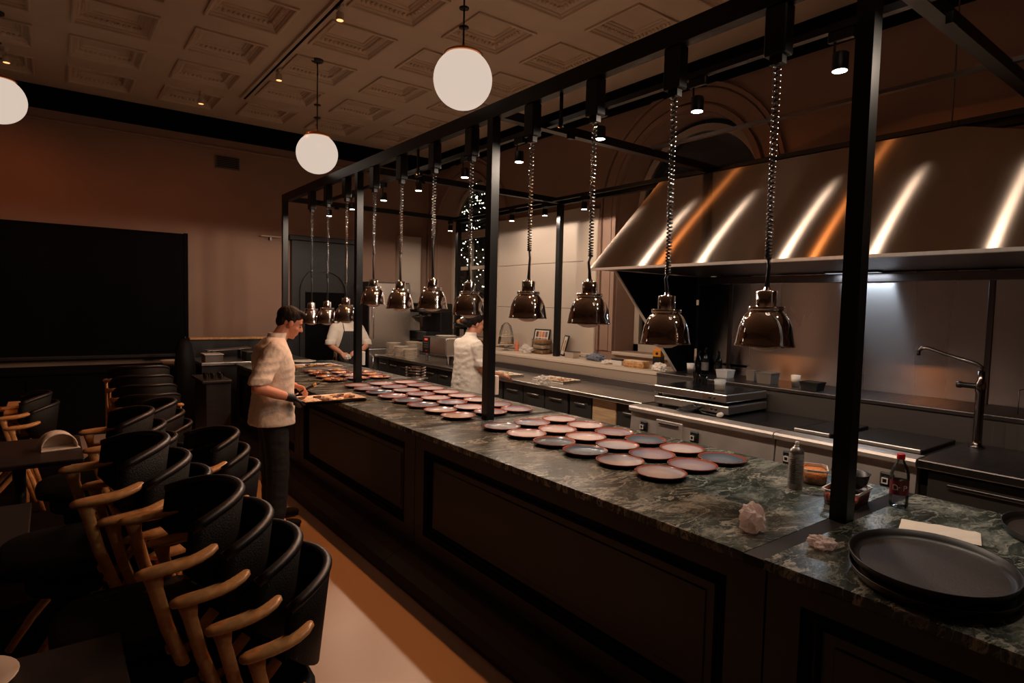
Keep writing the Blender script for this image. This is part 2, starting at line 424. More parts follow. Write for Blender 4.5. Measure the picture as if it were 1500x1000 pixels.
# outer skin of the wall around the openings
struct(mb.build('wall_right', 'wall_paint'))
for n, c in enumerate(WINC):
    w_ = thing('window_%d' % (n+1), None, None, (X1+.30, c, SILL)); struct(w_)
    w_['label'] = ['arched window with dark glass beside the steel extractor hood', 'arched window showing fairy lights on a tree outside'][n]
    # moulded architrave rings on the wall face
    for (r0, r1, pr) in ((WR+.01, WR+.07, .05), (WR+.10, WR+.24, .03), (WR+.26, WR+.30, .045)):
        m_ = MB(); pts = []
        pts = [(r0, r1, -0.02)]
        n_ = 30
        prof_ = []
        L_ = [(-r0, SILL-.0), ] ; 
        path = [(-1, SILL)] + [None]*(n_+1) + [(1, SILL)]
        rings_ = []
        for k in range(n_+3):
            if k == 0 or k == n_+2:
                sg = -1 if k == 0 else 1
                i_, o_ = (sg*r0, SILL), (sg*r1, SILL)
            else:
                a_ = PI-PI*(k-1)/n_; i_ = (r0*math.cos(a_), SPR+r0*math.sin(a_)); o_ = (r1*math.cos(a_), SPR+r1*math.sin(a_))
            rings_.append([(X1+.01, c+i_[0], i_[1]), (X1-pr, c+i_[0], i_[1]), (X1-pr, c+o_[0], o_[1]), (X1+.01, c+o_[0], o_[1])])
        m_.loft(rings_, smooth=False)
        shift((X1+.30, c, SILL), m_).build('architrave', 'wall_paint', w_)
    gr = WR*.93-.0
    # frame, mullions and glass
    fr = MB(); rings_ = []
    for k in range(n_+3):
        if k == 0 or k == n_+2:
            sg = -1 if k == 0 else 1; i_, o_ = (sg*(gr-.075), 0), (sg*gr, 0)
        else:
            a_ = PI-PI*(k-1)/n_; i_ = ((gr-.075)*math.cos(a_), SPR-SILL+(gr-.075)*math.sin(a_)); o_ = (gr*math.cos(a_), SPR-SILL+gr*math.sin(a_))
        rings_.append([(.04, i_[0], i_[1]), (-.03, i_[0], i_[1]), (-.03, o_[0], o_[1]), (.04, o_[0], o_[1])])
    fr.loft(rings_, smooth=False); fr.box(-.03, .04, -gr, gr, 0, .09); fr.box(-.04, .045, -gr, gr, SPR-SILL-.06, SPR-SILL+.06)
    fr.build('window_frame', 'white_trim', w_)
    for yy in (-gr/3+.02, gr/3-.02):
        MB().box(-.03, .035, yy-.035, yy+.035, .09, SPR-SILL-.06).build('mullion', 'white_trim', w_)
    for zz in (.62, 1.18):
        MB().box(-.022, .03, -gr+.05, gr-.05, zz-.03, zz+.03).build('glazing_bar', 'white_trim', w_)
    g_ = MB(); pts = [(0, -gr+.03, .05)] + [(0, (gr-.03)*math.cos(PI-PI*k/n_), SPR-SILL+(gr-.03)*math.sin(PI-PI*k/n_)) for k in range(n_+1)] + [(0, gr-.03, .05)]
    g_.add(pts, [tuple(range(len(pts)))]).build('pane', 'window_glass', w_)
    MB().box(-.36, .02, -WR, WR, -.04, -.001, .008).build('window_sill', 'white_trim', w_)

# plain boards on the window wall
t = thing('wall_board', 'large cream board panel hung on the wall between the arched windows', 'panel', (X1-.04, 6.75, 1.12))
zz = 0
for hgt in (.62, .62, .70):
    MB().box(-.02, .03, -.98, .92, zz, zz+hgt-.006, .004).build('board', 'white_panel', t); zz += hgt
MB().box(-.03, .035, .925, .965, 0, 1.94).build('edge_strip', 'white_trim', t)
MB().box(-.03, .035, -1.03, -.985, 0, 1.94).build('edge_strip', 'white_trim', t)
t = thing('wall_pilaster', 'narrow cream pilaster beside the window by the extractor hood', 'pilaster', (X1-.05, 5.62, 1.11))
MB().box(-.03, .05, -.10, .10, 0, 1.9, .01).build('shaft', 'white_trim', t); MB().box(-.05, .05, -.12, .12, 0, .05, .008).build('base', 'white_trim', t)

# the Christmas tree outside window 2
t = thing('christmas_tree', 'tree hung with white fairy lights outside the far arched window', 'tree', (8.3, 12.3, 0))
pm('tree_green', (.006, .012, .006), .9)
pm('fairy', (.9, .9, .8), .5, emit=(1, .93, .66), estr=7)
mb = MB(); mb.lathe([(.10, 0), (.09, .6), (.04, 1.2)], seg=10); mb.build('trunk', 'dark_wood', t)
mb = MB()
for k in range(420):
    h = random.random()**.8*5.2+.3; rad = 1.75*(1-h/6.2); a = random.random()*2*PI; rr = rad*(.55+.45*random.random())
    p = Vector((rr*math.cos(a), rr*math.sin(a), h)); q = Vector((math.cos(a+random.uniform(-.6, .6)), math.sin(a+random.uniform(-.6, .6)), random.uniform(-.5, .3)))*.38
    s_ = q.cross(Vector((0, 0, 1))).normalized()*.10
    mb.add([p-q*.3-s_, p+q, p-q*.3+s_, p-q*.3+Vector((0, 0, .06))], [(0, 1, 3), (3, 1, 2), (0, 2, 1)])
tag(mb.build('foliage', 'tree_green', t), 'dark needled branches', None, kind='stuff')
mb = MB()
for k in range(900):
    h = random.random()**.75*5.0+.5; rad = 1.75*(1-h/6.2); a = PI + random.random()*1.7*PI; p = Vector((rad*1.04*math.cos(a), rad*1.04*math.sin(a), h))
    mb.ell(p, (.014, .014, .014), seg=5, rings=3)
tag(mb.build('fairy_lights', 'fairy', t), 'small warm white bulbs', None, kind='stuff')
tag(MB().box(5.95, 24, -6, 24, -.3, -.02).build('street_ground', 'black_matt'), 'dark paving outside the windows at night', 'ground', kind='structure')

# far wall fittings
t = thing('wall_vent', 'small dark rectangular vent grille high on the back wall', 'vent', (2.15, Y1, 3.80))
MB().box(-.17, .17, -.025, 0, -.09, .09).box(-.155, .155, -.03, -.02, -.08, .08).build('frame', 'steel_dark', t)
for k in range(6): MB().box(-.15, .15, -.036, -.028, -.07+k*.026, -.058+k*.026).build('slat', 'black_matt', t)
t = thing('wall_shelf', 'thin white shelf bracket on the back wall beside the canopy post', 'shelf', (2.76, Y1, 2.72))
mb = MB(); mb.loft([[(-.15, -.10, .02), (.15, -.10, .02), (.15, 0, .02), (-.15, 0, .02)], [(-.15, -.12, .035), (.15, -.12, .035), (.15, 0, .035), (-.15, 0, .035)]], False).build('shelf_top', 'white_ceramic', t)
MB().box(-.01, .01, -.08, 0, -.03, .02).build('bracket', 'steel_dark', t)
t = thing('blackboard', 'large black board covering the lower back wall', 'board', (-1.4, Y1-.02, .95))
MB().box(-3.2, 2.95, -.05, 0, 0, 1.73).build('panel', 'black_matt', t)
MB().box(-3.2, 3.0, -.09, 0, -.05, 0, .01).build('ledge', 'dark_wood', t)
MB().box(2.95, 3.0, -.06, 0, 0, 1.74).build('frame_stile', 'black_matt', t)
t = thing('dark_bench', 'dark wooden bench cabinet below the black board', 'cabinet', (-1.4, 9.55, 0))
MB().box(-3.2, 2.9, -.33, .40, 0, .78).build('body', 'black_matt', t)
MB().box(-3.2, 2.95, -.36, .40, .78, .82, .008).build('top', 'black_matt', t)
for k in range(7): MB().box(-3.1+k*.85, -2.32+k*.85, -.345, -.33, .08, .72).build('door', 'black_matt', t)
t = thing('wooden_bench', 'slatted wooden bench end by the dark seating', 'bench', tuple(at(4, 600, z=.75)))
for k in range(5): MB().box(-.62+k*.16, -.53+k*.16, -.35, .35, -.02, .02, .006).build('slat', 'arm_wood', t)
for yy in (-.32, .32):
    MB().box(-.6, .2, yy-.02, yy+.02, -.06, -.02).build('rail', 'arm_wood', t)
    for xx in (-.55, .15): MB().box(xx-.025, xx+.025, yy-.025, yy+.025, -.75, -.06).build('leg', 'arm_wood', t)
# wooden arched cupboard at the end of the kitchen
t = thing('arched_cupboard', 'dark wooden cupboard with an arched door on the back wall', 'cupboard', (3.62, Y1-.001, 0))
mb = MB().box(-.54, .54, -.10, 0, 0, 2.72); mb.box(-.60, .60, -.16, 0, 2.72, 2.80, .01); mb.build('body', 'dark_wood', t)
mb = MB(); rg = []
for k in range(21):
    a = PI-PI*k/20; rg.append([(.34*math.cos(a), -.10, 1.9+.34*math.sin(a)), (.34*math.cos(a), -.14, 1.9+.34*math.sin(a)), (.42*math.cos(a), -.14, 1.9+.42*math.sin(a)), (.42*math.cos(a), -.10, 1.9+.42*math.sin(a))])
mb.loft(rg, False); mb.box(-.42, -.34, -.14, -.10, 0, 1.9); mb.box(.34, .42, -.14, -.10, 0, 1.9); mb.build('arch_frame', 'dark_wood', t)
d = MB().box(-.34, .34, -.115, -.10, .05, 1.9).build('door', 'black_matt', t); MB().ell((.26, -.135, 1.05), (.02, .025, .02)).build('knob', 'chrome', d)
t = thing('wall_cabinet', 'tall pale cabinet door at the back wall beside the far window', 'cabinet', (5.16, Y1-.001, 0))
MB().box(-.20, .20, -.18, 0, .1, 2.95, .006).build('body', 'white_panel', t); MB().box(-.19, .19, -.19, -.18, .12, 2.1).build('door', 'white_panel', t); MB().box(-.19, .19, -.19, -.18, 2.12, 2.93).build('door', 'white_panel', t)

# ------------------------------------------------------------------ counter
CE, CB, CT = 1.891, 3.20, .92
YJ = [-1.4, 1.0626, 3.5586, 5.9288, 8.44]
t = thing('marble_countertop', 'long green veined marble worktop of the service counter', 'countertop', (CE, YJ[0], CT))
for k in range(4):
    sl = MB().box(0, CB-CE, YJ[k]-YJ[0]+(.07 if k else 0), YJ[k+1]-YJ[0], -.035, 0, .004).build('marble_slab', 'green_marble', t)
pm('strip_dark', (.010, .006, .005), .6, spec=.25)
for k in (1, 2, 3):
    MB().box(0, CB-CE, YJ[k]-YJ[0], YJ[k]-YJ[0]+.07, -.034, -.0015).build('joint_strip', 'strip_dark', t)
t.location = (CE, YJ[0], CT)
names = ['service counter unit below the oval black tray', 'service counter unit between the two middle canopy posts', 'service counter unit where the standing cook puts down his tray', 'service counter unit at the far end before the striped apron']
for k in range(4):
    a, b = YJ[k], YJ[k+1]; L = b-a
    t = thing('counter_cabinet', 'dark wooden panelled '+names[k], 'counter', (CE+.03, a, 0))
    MB().box(.03, CB-CE-.06, 0.004, L-.004, .10, CT-.036).build('body', 'dark_wood', t)
    fr = MB(); z0, z1, y0, y1 = .235, .80, .15, L-.12
    fr.box(0, .03, .004, y0, .13, CT-.036); fr.box(0, .03, y1, L-.004, .13, CT-.036); fr.box(0, .03, y0, y1, .13, z0); fr.box(0, .03, y0, y1, z1, CT-.036)
    fr.build('face_frame', 'dark_wood', t)
    mo = MB()
    for (i, o_, d) in ((0, .03, .018), (.045, .06, .010)):
        for (q0, q1, s0, s1) in ((y0+i, y1-i, z0+i, z0+o_), (y0+i, y1-i, z1-o_, z1-i), (y0+i, y0+o_, z0+o_, z1-o_), (y1-o_, y1-i, z0+o_, z1-o_)):
            mo.box(.03-d, .031, q0, q1, s0, s1)
    mo.build('panel_moulding', 'black_matt', t)
    MB().box(.024, .031, y0+.10, y1-.10, z0+.10, z1-.10, .003).build('panel', 'dark_wood', t)
    # rolled plinth that stands proud of the face
    pr = [(.20, 0), (-.235, 0), (-.24, .03), (-.215, .07), (-.15, .105), (-.06, .128), (0, .135), (.20, .135)]
    MB().loft([[(x, 0.002, z) for x, z in pr], [(x, L-.002, z) for x, z in pr]], False).build('plinth', 'dark_wood', t)

# ------------------------------------------------------------------ steel canopy
PXN, PS, ZT, ZB = 2.497, .067, 3.17, 3.07
PXF = 5.25
PYS = [1.0626, 3.5586, 5.9288, 8.3982]
t = thing('canopy_frame', 'black square tube steel canopy frame standing over counter and kitchen', 'canopy', (PXN, 1.0626, CT))
O = (PXN, 1.0626, CT)
def part(name, mat, mb): return shift(O, mb).build(name, mat, t)
for yy in PYS: part('post', 'black_metal', MB().box(PXN, PXN+PS, yy, yy+PS, CT, ZB))
for yy in PYS[2:]: part('post', 'black_metal', MB().box(PXF, PXF+PS, yy, yy+PS, 1.106, ZB))
part('long_beam', 'black_metal', MB().box(PXN, PXN+PS, -1.3, PYS[3]+PS, ZB, ZT))
part('long_beam', 'black_metal', MB().box(PXF, PXF+PS, -1.3, PYS[3]+PS, ZB, ZT))
for yy in PYS: part('cross_beam', 'black_metal', MB().box(PXN+PS, PXF, yy, yy+PS, ZB+.015, ZT-.02))
part('light_track', 'black_metal', MB().box(XS-.02, XS+.02, -1.2, PYS[3], ZB+.02, ZB+.055))
part('light_track', 'black_metal', MB().box(XF-.02, XF+.02, -1.2, PYS[3], ZB+.02, ZB+.055))
part('rail', 'steel_dark', MB().box(4.19, 4.23, -1.2, PYS[1], ZT-.03, ZT-.005))
for k, yy in enumerate(PYS): part('outlet_box', 'black_metal', MB().box(PXN+.7, PXN+.76, yy-.03, yy, ZB-.02, ZB+.03))

# ------------------------------------------------------------------ track spotlights
def spotlight(loc, label, group, hang, mat='lens', bm_='black_metal', rad=.036, hh=.085):
    o = thing('spotlight', label, 'spotlight', loc, 0, group)   # origin at the lens
    MB().box(-.016, .016, -.06, .06, hang-.05, hang, .006).build('adapter', bm_, o)
    MB().tube([(.0, .03, hh), (.0, .03, hang-.045)], .006, 8).build('stem', bm_, o)
    MB().lathe([(rad, 0), (rad, hh-.006), (rad-.006, hh), (0, hh)], seg=20, close=True).lathe([(rad-.005, .0), (rad-.005, .012), (0, .012)], seg=20, close=True).lathe([(rad, 0), (rad-.005, 0)], seg=20, close=True).build('body', bm_, o)
    MB().lathe([(rad-.004, -.001), (0, -.003)], seg=20, close=True).build('lens', mat, o)
    return o
ORD = ['first', 'second', 'third', 'fourth', 'fifth', 'sixth', 'seventh', 'eighth', 'ninth', 'tenth', 'eleventh']
for k, yy in enumerate(NEAR_SPOTS): spotlight((XS, yy, ZS), 'black spotlight on the counter light track, %s from the end by the striped apron' % ORD[len(NEAR_SPOTS)-1-k], 'spotlights on the counter track', ZB+.021-ZS)
for k, yy in enumerate(FAR_SPOTS): spotlight((XF, yy, ZF), 'black spotlight on the window light track, %s from the far arched window' % ORD[k], 'spotlights on the window track', ZB+.021-ZF)
for k, (xx, yy) in enumerate(CEIL_SPOTS): spotlight((xx, yy, 4.25), 'small ceiling spotlight with orange lens '+['at the start of the white channel', 'at the far end of the white channel', 'near the wall vent', 'above the black board'][k], 'orange ceiling spotlights', ZC-4.25, 'lens_orange', 'white_trim', .034, .07)
for yy in AISLE:
    o = tag(MB().lathe([(.016, 0), (.016, .05), (0, .05)], (0, 0, 0), 12, close=True).box(-.008, .008, -.008, .008, .05, .21).build('aisle_spotlight', 'black_metal'), 'tiny black aisle spotlight under the near canopy beam', 'spotlight', 'aisle spotlights under the beam')
    o.location = (2.535, yy, 2.862)

# ------------------------------------------------------------------ heat lamps on coiled cords
YL = [1.467, 2.015, 2.582, 3.16, 3.879, 4.434, 5.022, 5.60, 6.299, 6.852, 7.386]
ZL = [1.598, 1.575, 1.656, 1.671, 1.675, 1.712, 1.701, 1.731, 1.546, 1.504, 1.485]
XL = 2.535
mb = MB(); mb.lathe([(.127, 0), (.128, .004), (.124, .012), (.119, .045), (.112, .085), (.100, .118), (.084, .142), (.070, .155), (.066, .158), (.063, .155), (.082, .135), (.097, .113), (.108, .082), (.114, .045), (.118, .01), (.124, 0)], seg=40, close=True); SHADE = mb.mesh('shade')
mb = MB(); mb.lathe([(.060, .157), (.075, .158), (.076, .176), (.072, .178), (.045, .178), (.0, .178)], seg=36, close=True); COLLAR = mb.mesh('collar')
mb = MB(); mb.lathe([(.044, .178), (.044, .242), (.040, .247), (.018, .250), (.013, .262), (0, .262)], seg=30, close=True); NECK = mb.mesh('neck')
mb = MB(); mb.lathe([(0, -.024), (.035, -.020), (.064, -.006), (.078, .020), (.074, .05), (.04, .12), (.03, .157)], seg=24, close=True); BULB = mb.mesh('bulb')
pm('bulb_glass', lin((190, 165, 145)), .25)
for me_, q in ((SHADE, 'chrome'), (COLLAR, 'chrome'), (NECK, 'chrome'), (BULB, 'bulb_glass')): me_.materials.append(MATS[q])
ordn = ['first', 'second', 'third', 'fourth', 'fifth', 'sixth', 'seventh', 'eighth', 'ninth', 'tenth', 'eleventh']
for k, (yy, zz) in enumerate(zip(YL, ZL)):
    lab = 'chrome bell heat lamp on coiled cord, %s lamp from the post beside the soda bottle' % ordn[k]
    o = thing('heat_lamp', lab, 'heat lamp', (XL, yy, zz), random.uniform(-.6, .6), 'heat lamps over the counter')
    link('shade', SHADE, o); link('collar', COLLAR, o); link('neck', NECK, o); link('bulb', BULB, o)
    top = 2.86-zz; sl = random.uniform(.10, .16) if k < 3 else random.uniform(.14, .34)
    bow = random.uniform(-.012, .012)
    MB().tube([(0, 0, .255), (bow*.4, 0, .255+sl*.4), (bow, 0, .255+sl*.75), (0, 0, .255+sl)], [.012, .009, .008, .008], 8).build('cord_sleeve', 'plastic_black', o)
    z0 = .255+sl; H_ = top-z0; turns = int(H_/.021); pts = []
    for i in range(turns*9+1):
        u = i/(turns*9); uu = u**1.25   # tighter below, looser above
        a = 2*PI*turns*u; pts.append((.0125*math.cos(a), .0125*math.sin(a), z0+H_*uu))
    pm('cord_black', (.016, .012, .012), .22, spec=.7)
    MB().tube(pts, .0042, 5).build('coiled_cord', 'cord_black', o)
    MB().box(-.036, .036, -.05, .05, top, 3.07-zz-.002, .006).box(-.018, .018, -.03, .03, top-.035, top).build('cord_reel_box', 'black_metal', o).rotation_euler = (0, 0, -o.rotation_euler.z)

# ------------------------------------------------------------------ globe pendants
def globe(px, py, dia_px, label, pos=None):
    D = .447; dep = FPX*D/dia_px; p = Vector(pos) if pos else Vector((0, 0, EYE)) + (FW*FPX + RT*(px-750) - UP*(py-500))*(dep/FPX)
    o = thing('globe_pendant', label, 'pendant lamp', tuple(p), 0)
    R = D/2
    gl_ = bpy.data.lights.new('globe_light', 'POINT'); gl_.energy = GLOBE_W; gl_.color = (1, .70, .46); gl_.shadow_soft_size = R*1.04
    go = bpy.data.objects.new('globe_light', gl_); COL.objects.link(go); go.parent = o
    pr = [(R*math.sin(a)*(1.0), -R*math.cos(a)*.985) for a in [PI*i/26 for i in range(0, 23)]]; pr[0] = (0, pr[0][1])
    MB().lathe(pr, seg=48, close=True).build('globe', 'globe', o)
    MB().lathe([(R*.56, R*.80), (R*.66, R*.80), (R*.665, R*.84), (R*.55, R*.925), (R*.30, R*1.035), (R*.10, R*1.08), (.014, R*1.10), (.012, R*1.18), (0, R*1.18)], seg=32, close=True).build('cap', 'copper', o)
    MB().tube([(0, 0, R*1.1), (0, 0, ZC-p.z)], .007, 8).build('rod', 'plastic_black', o)
    for zz in (R*1.0+.165, R*1.0+.305): MB().lathe([(0, zz-.004), (.038, zz-.004), (.038, zz+.004), (0, zz+.004)], seg=20, close=True).build('ring', 'plastic_black', o)
    MB().lathe([(.065, ZC-p.z), (.065, ZC-p.z-.02), (.03, ZC-p.z-.035), (0, ZC-p.z-.035)], seg=20, close=True).build('ceiling_rose', 'plastic_black', o)
    return o
globe(678, 117, 86, 'glowing white globe pendant with copper cap hanging just above the black canopy beam')
globe(464.5, 225, 59, 'glowing white globe pendant with copper cap between beam corner and wall vent')
globe(-3, 146, 69, 'glowing white globe pendant hanging over the seating, cut by the picture edge')
for (xx, yy) in ((2.45, 1.15),):  # unseen globe, added to bring more light onto the ceiling
    globe(0, 0, 60, 'glowing white globe pendant added out of view above the canopy beam over the oval trays', (xx, yy, 3.43))

# ------------------------------------------------------------------ plates on the counter
def plate_mat(name, c_in, c_mid):
    mt = bpy.data.materials.new(name); mt.use_nodes = True; nt = mt.node_tree; b = nt.nodes['Principled BSDF']
    N = nt.nodes.new; K = nt.links.new
    tc = N('ShaderNodeTexCoord'); n = N('ShaderNodeTexNoise'); n.inputs['Scale'].default_value = 9; n.inputs['Detail'].default_value = 5; K(tc.outputs['Object'], n.inputs[0])
    ln = N('ShaderNodeVectorMath'); ln.operation = 'LENGTH'; mp = N('ShaderNodeMapping'); mp.inputs['Scale'].default_value = (1, 1, 0); K(tc.outputs['Object'], mp.inputs[0]); K(mp.outputs[0], ln.inputs[0])
    s = N('ShaderNodeMath'); s.operation = 'MULTIPLY_ADD'; s.inputs[1].default_value = .022; K(n.outputs[0], s.inputs[0]); K(ln.outputs['Value'], s.inputs[2])
    r = N('ShaderNodeValToRGB'); e = r.color_ramp.elements
    e[0].position = .40; e[0].color = (*c_in, 1); e[1].position = .985; e[1].color = (*lin((142, 74, 52)), 1)
    q = e.new(.86); q.color = (*c_mid, 1); q = e.new(.945); q.color = (*lin((125, 66, 54)), 1)
    d = N('ShaderNodeMath'); d.operation = 'DIVIDE'; d.inputs[1].default_value = .1400; K(s.outputs[0], d.inputs[0]); K(d.outputs[0], r.inputs[0]); K(r.outputs[0], b.inputs['Base Color'])
    b.inputs['Roughness'].default_value = .16
    MATS[name] = mt
plate_mat('glaze_pale', lin((192, 184, 184)), lin((165, 156, 162)))
plate_mat('glaze_blue', lin((112, 122, 136)), lin((74, 90, 104)))
plate_mat('glaze_grey', lin((160, 152, 158)), lin((128, 120, 134)))
PL = []
for mn in ('glaze_pale', 'glaze_blue', 'glaze_grey'):
    mb = MB(); mb.lathe([(0, .010), (.086, .010), (.101, .013), (.120, .021), (.1265, .0245), (.129, .024), (.129, .0215), (.119, .015), (.095, .005), (.081, 0), (0, 0)], seg=40, close=True)
    me = mb.mesh('plate'); me.materials.append(MATS[mn]); me.materials.append(MATS['plate_glaze_rim']); me.materials.append(MATS['plate_under'])
    for i, p in enumerate(me.polygons):
        ring = i//40
        p.material_index = 0 if ring < 4 else (1 if ring < 6 else 2)
    PL.append(me)
def plate(x, y, k, label, group):
    o = link('dinner_plate', PL[k]); o.location = (x, y, CT+.0005); o.rotation_euler = (0, 0, random.random()*6.28)
    return tag(o, label, 'plate', group)
tone = ['pale grey', 'dark blue', 'dusky grey']; colw = ['dining side', 'middle of counter', 'kitchen side']
for j in range(6):
    for i in range(3):
        k = 1 if (i == 2 and j in (0, 2)) or (i == 0 and j in (2, 3)) else random.choice((0, 0, 2))
        plate(2.41+.262*i+random.uniform(-.0018, .0018), 1.915+.268*j+random.uniform(-.004, .004), k, tone[k]+' rust-rimmed plate, %s row from the spray can, %s' % (ORD[j], colw[i]), 'plates by the spray can')
for j in range(8):
    for i in range(3):
        k = 1 if (j in (3, 5) and i == 0) else random.choice((0, 0, 2))
        if j == 0 and i == 1: continue
        plate(2.375+.272*i+random.uniform(-.004, .004), 3.745+.268*j+random.uniform(-.004, .004), k, tone[k]+' rust-rimmed plate, %s row behind the second canopy post, %s' % (ORD[j], colw[i]), 'plates before the oven')
plate(2.668, 3.752, 2, 'dusky grey empty plate tucked behind the second canopy post', None)
# plates with food at the far end
pm('food_tan', lin((205, 150, 95)), .6, var=.4, vscale=40, bump=.5, bscale=60)
pm('food_brown', lin((105, 55, 30)), .55, var=.5, vscale=50, bump=.5, bscale=60)
pm('food_dark', lin((40, 26, 20)), .5)
pm('food_cream', lin((228, 200, 165)), .6, var=.2, vscale=40)
fp = [(2.359, 6.15), (2.62, 6.17), (2.88, 6.17), (2.39, 6.43), (2.65, 6.46), (2.91, 6.44), (2.41, 6.72), (2.67, 6.74), (2.93, 6.72), (2.44, 7.0), (2.72, 7.02)]
def morsels(o, n, spread, z, seed, mats=('food_tan', 'food_cream', 'food_tan', 'food_brown', 'food_cream')):
    rd = random.Random(seed)
    for i in range(n):
        a = rd.random()*6.28; r = spread*math.sqrt(rd.random()); w = rd.uniform(.018, .034)
        mb = MB(); rings = []; ph = rd.random()*6.28
        for (s_, h) in ((.85, 0), (1, .35), (.95, .75), (.55, 1)):
            rings.append([(r*math.cos(a)+w*s_*math.cos(q*PI/4)*(1+.16*math.sin(3*q+ph)), r*math.sin(a)+w*s_*.7*math.sin(q*PI/4)*(1+.16*math.cos(2*q+ph)), z+h*w*.75) for q in range(8)])
        mb.loft(rings).build('food_piece', rd.choice(mats), o)
for k, (x, y) in enumerate(fp):
    o = thing('filled_plate', 'plate of browned food portions, %s row behind the third canopy post, %s' % (ORD[k//3], colw[k % 3]), 'plate', (x, y, CT+.0005), 0, 'plates of food at the far end')
    link('plate', PL[(0, 2)[k % 2]], o); morsels(o, 7, .075, .009, 30+k)

def sheet_tray(name, label, loc, rz, lx, ly, mat, n, seed, paper=True, mats=('food_tan', 'food_brown', 'food_cream')):
    o = thing(name, label, 'tray', loc, rz)
    mb = MB(); mb.loft([[(-lx+.01, -ly+.01, 0), (lx-.01, -ly+.01, 0), (lx-.01, ly-.01, 0), (-lx+.01, ly-.01, 0)], [(-lx, -ly, .018), (lx, -ly, .018), (lx, ly, .018), (-lx, ly, .018)], [(-lx+.006, -ly+.006, .018), (lx-.006, -ly+.006, .018), (lx-.006, ly-.006, .018), (-lx+.006, ly-.006, .018)], [(-lx+.014, -ly+.014, .003), (lx-.014, -ly+.014, .003), (lx-.014, ly-.014, .003), (-lx+.014, ly-.014, .003)]], False)
    mb.build('pan', mat, o)
    if paper:
        mb = MB(); nx, ny = 16, 10; vs = []; rd = random.Random(seed)
        for j in range(ny+1):
            for i in range(nx+1):
                u = (i/nx*2-1); v = (j/ny*2-1); e = max(abs(u), abs(v)); vs.append((u*(lx-.004), v*(ly-.004), .006+(.022*((e-.86)/.14) if e > .86 else 0)+rd.uniform(0, .004)))
        fs = [(j*(nx+1)+i, j*(nx+1)+i+1, (j+1)*(nx+1)+i+1, (j+1)*(nx+1)+i) for j in range(ny) for i in range(nx)]
        mb.add(vs, fs, True).build('baking_paper', 'paper', o)
    rd = random.Random(seed); nx = n; ny = max(2, int(n*ly/lx*.8))
    for i in range(nx):
        for j in range(ny):
            x = (-1+2*(i+.5)/nx)*(lx-.03)+rd.uniform(-.006, .006); y = (-1+2*(j+.5)/ny)*(ly-.03)+rd.uniform(-.006, .006); a = rd.uniform(.2, .9); l_ = lx/nx*.85
            c, s_ = math.cos(a), math.sin(a); h = rd.uniform(.012, .022)
            q = [(x+l_*(c*u-s_*v*.5), y+l_*(s_*u+c*v*.5), .012) for u, v in ((-1, -1), (1, -1), (1, 1), (-1, 1))]
            MB().hexa(q + [(p[0]*.97+x*.03, p[1]*.97+y*.03, .012+h) for p in q]).build('food_piece', rd.choice(mats), o)
    return o
sheet_tray('serving_tray', 'black tray of small wooden-brown canapes held by the standing cook', (1.85, 4.94, CT+.001), .02, .265, .165, 'black_metal', 7, 3)
sheet_tray('serving_tray', 'white paper lined tray of canapes at the far end of the marble counter', (2.62, 7.52, CT+.001), .05, .30, .20, 'plastic_white', 6, 5)
o = tag(MB().lathe([(0, .006), (.12, .008), (.165, .022), (.168, .02), (.12, .002), (0, 0)], (0, 0, 0), 36, close=True).build('white_plate', 'white_ceramic'), 'large white plate lying alone near the arched cupboard end of the counter', 'plate'); o.location = (2.72, 8.24, CT+.001)

def crumple(name, label, cat, loc, r, mat, seed, flat=.6, stretch=(1, 1)):
    mb = MB(); vs = []; rings, seg = 16, 24; rd = Vector((seed*3.1, seed*1.7, seed))
    for i in range(rings+1):
        th = PI*i/rings
        for k in range(seg):
            a = 2*PI*k/seg; d = Vector((math.sin(th)*math.cos(a), math.sin(th)*math.sin(a), -math.cos(th)))
            q = 1+.55*noise.noise(d*2.2+rd)+.26*noise.noise(d*5+rd)-.22*abs(noise.noise(d*8+rd))
            p = d*r*q; vs.append((p.x*stretch[0], p.y*stretch[1], max(0, p.z*flat+r*flat*.8)))
    fs = [(i*seg+k, i*seg+(k+1) % seg, (i+1)*seg+(k+1) % seg, (i+1)*seg+k) for i in range(rings) for k in range(seg)]
    o = tag(mb.add(vs, fs, False).build(name, mat), label, cat); o.location = loc
    return o
thin_mat('tissue', (.88, .80, .78))
crumple('crumpled_tissue', 'crumpled pinkish tissue standing up beside the dark joint strip', 'tissue', (2.10, 1.23, CT), .046, 'tissue', 1.3, 1.25)
crumple('crumpled_tissue', 'flat crumpled white tissue between joint strip and oval tray', 'tissue', (2.17, 1.0, CT), .045, 'tissue', 4.1, .5)
crumple('crumpled_napkin', 'crumpled white napkin beside the far tray of canapes', 'napkin', (2.20, 7.72, CT), .06, 'paper', 2.2, .6)
# oval trays
def oval_tray(label, loc, a, b, rz):
    o = thing('oval_tray', label, 'tray', loc, rz)
    MB().lathe([(0, 0), (.92, 0), (.97, .012), (1.0, .032), (1.005, .034), (.985, .034), (.955, .016), (.90, .008), (0, .008)], (0, 0, 0), 64, a, b, close=True).build('pan', 'black_tray', o)
    MB().lathe([(.86, .0085), (.0, .0085)], (0, 0, 0), 64, a, b, close=True).build('rubber_mat', 'tray_mat', o)
    return o
pm('black_tray', (.014, .011, .010), .42); pm('tray_mat', (.040, .026, .022), .5, bump=.2, bscale=200)
oval_tray('upper large oval black serving tray of the stacked pair on green marble', (2.187, .673, CT+.037), .272, .226, math.radians(19))
oval_tray('lower large oval black serving tray of the stacked pair on green marble', (2.180, .668, CT+.001), .272, .226, math.radians(19))
oval_tray('oval black tray at the back edge of the counter holding a blue cloth', (3.02, .545, CT+.001), .22, .15, .3)
pm('blue_cloth', lin((40, 110, 140)), .8)
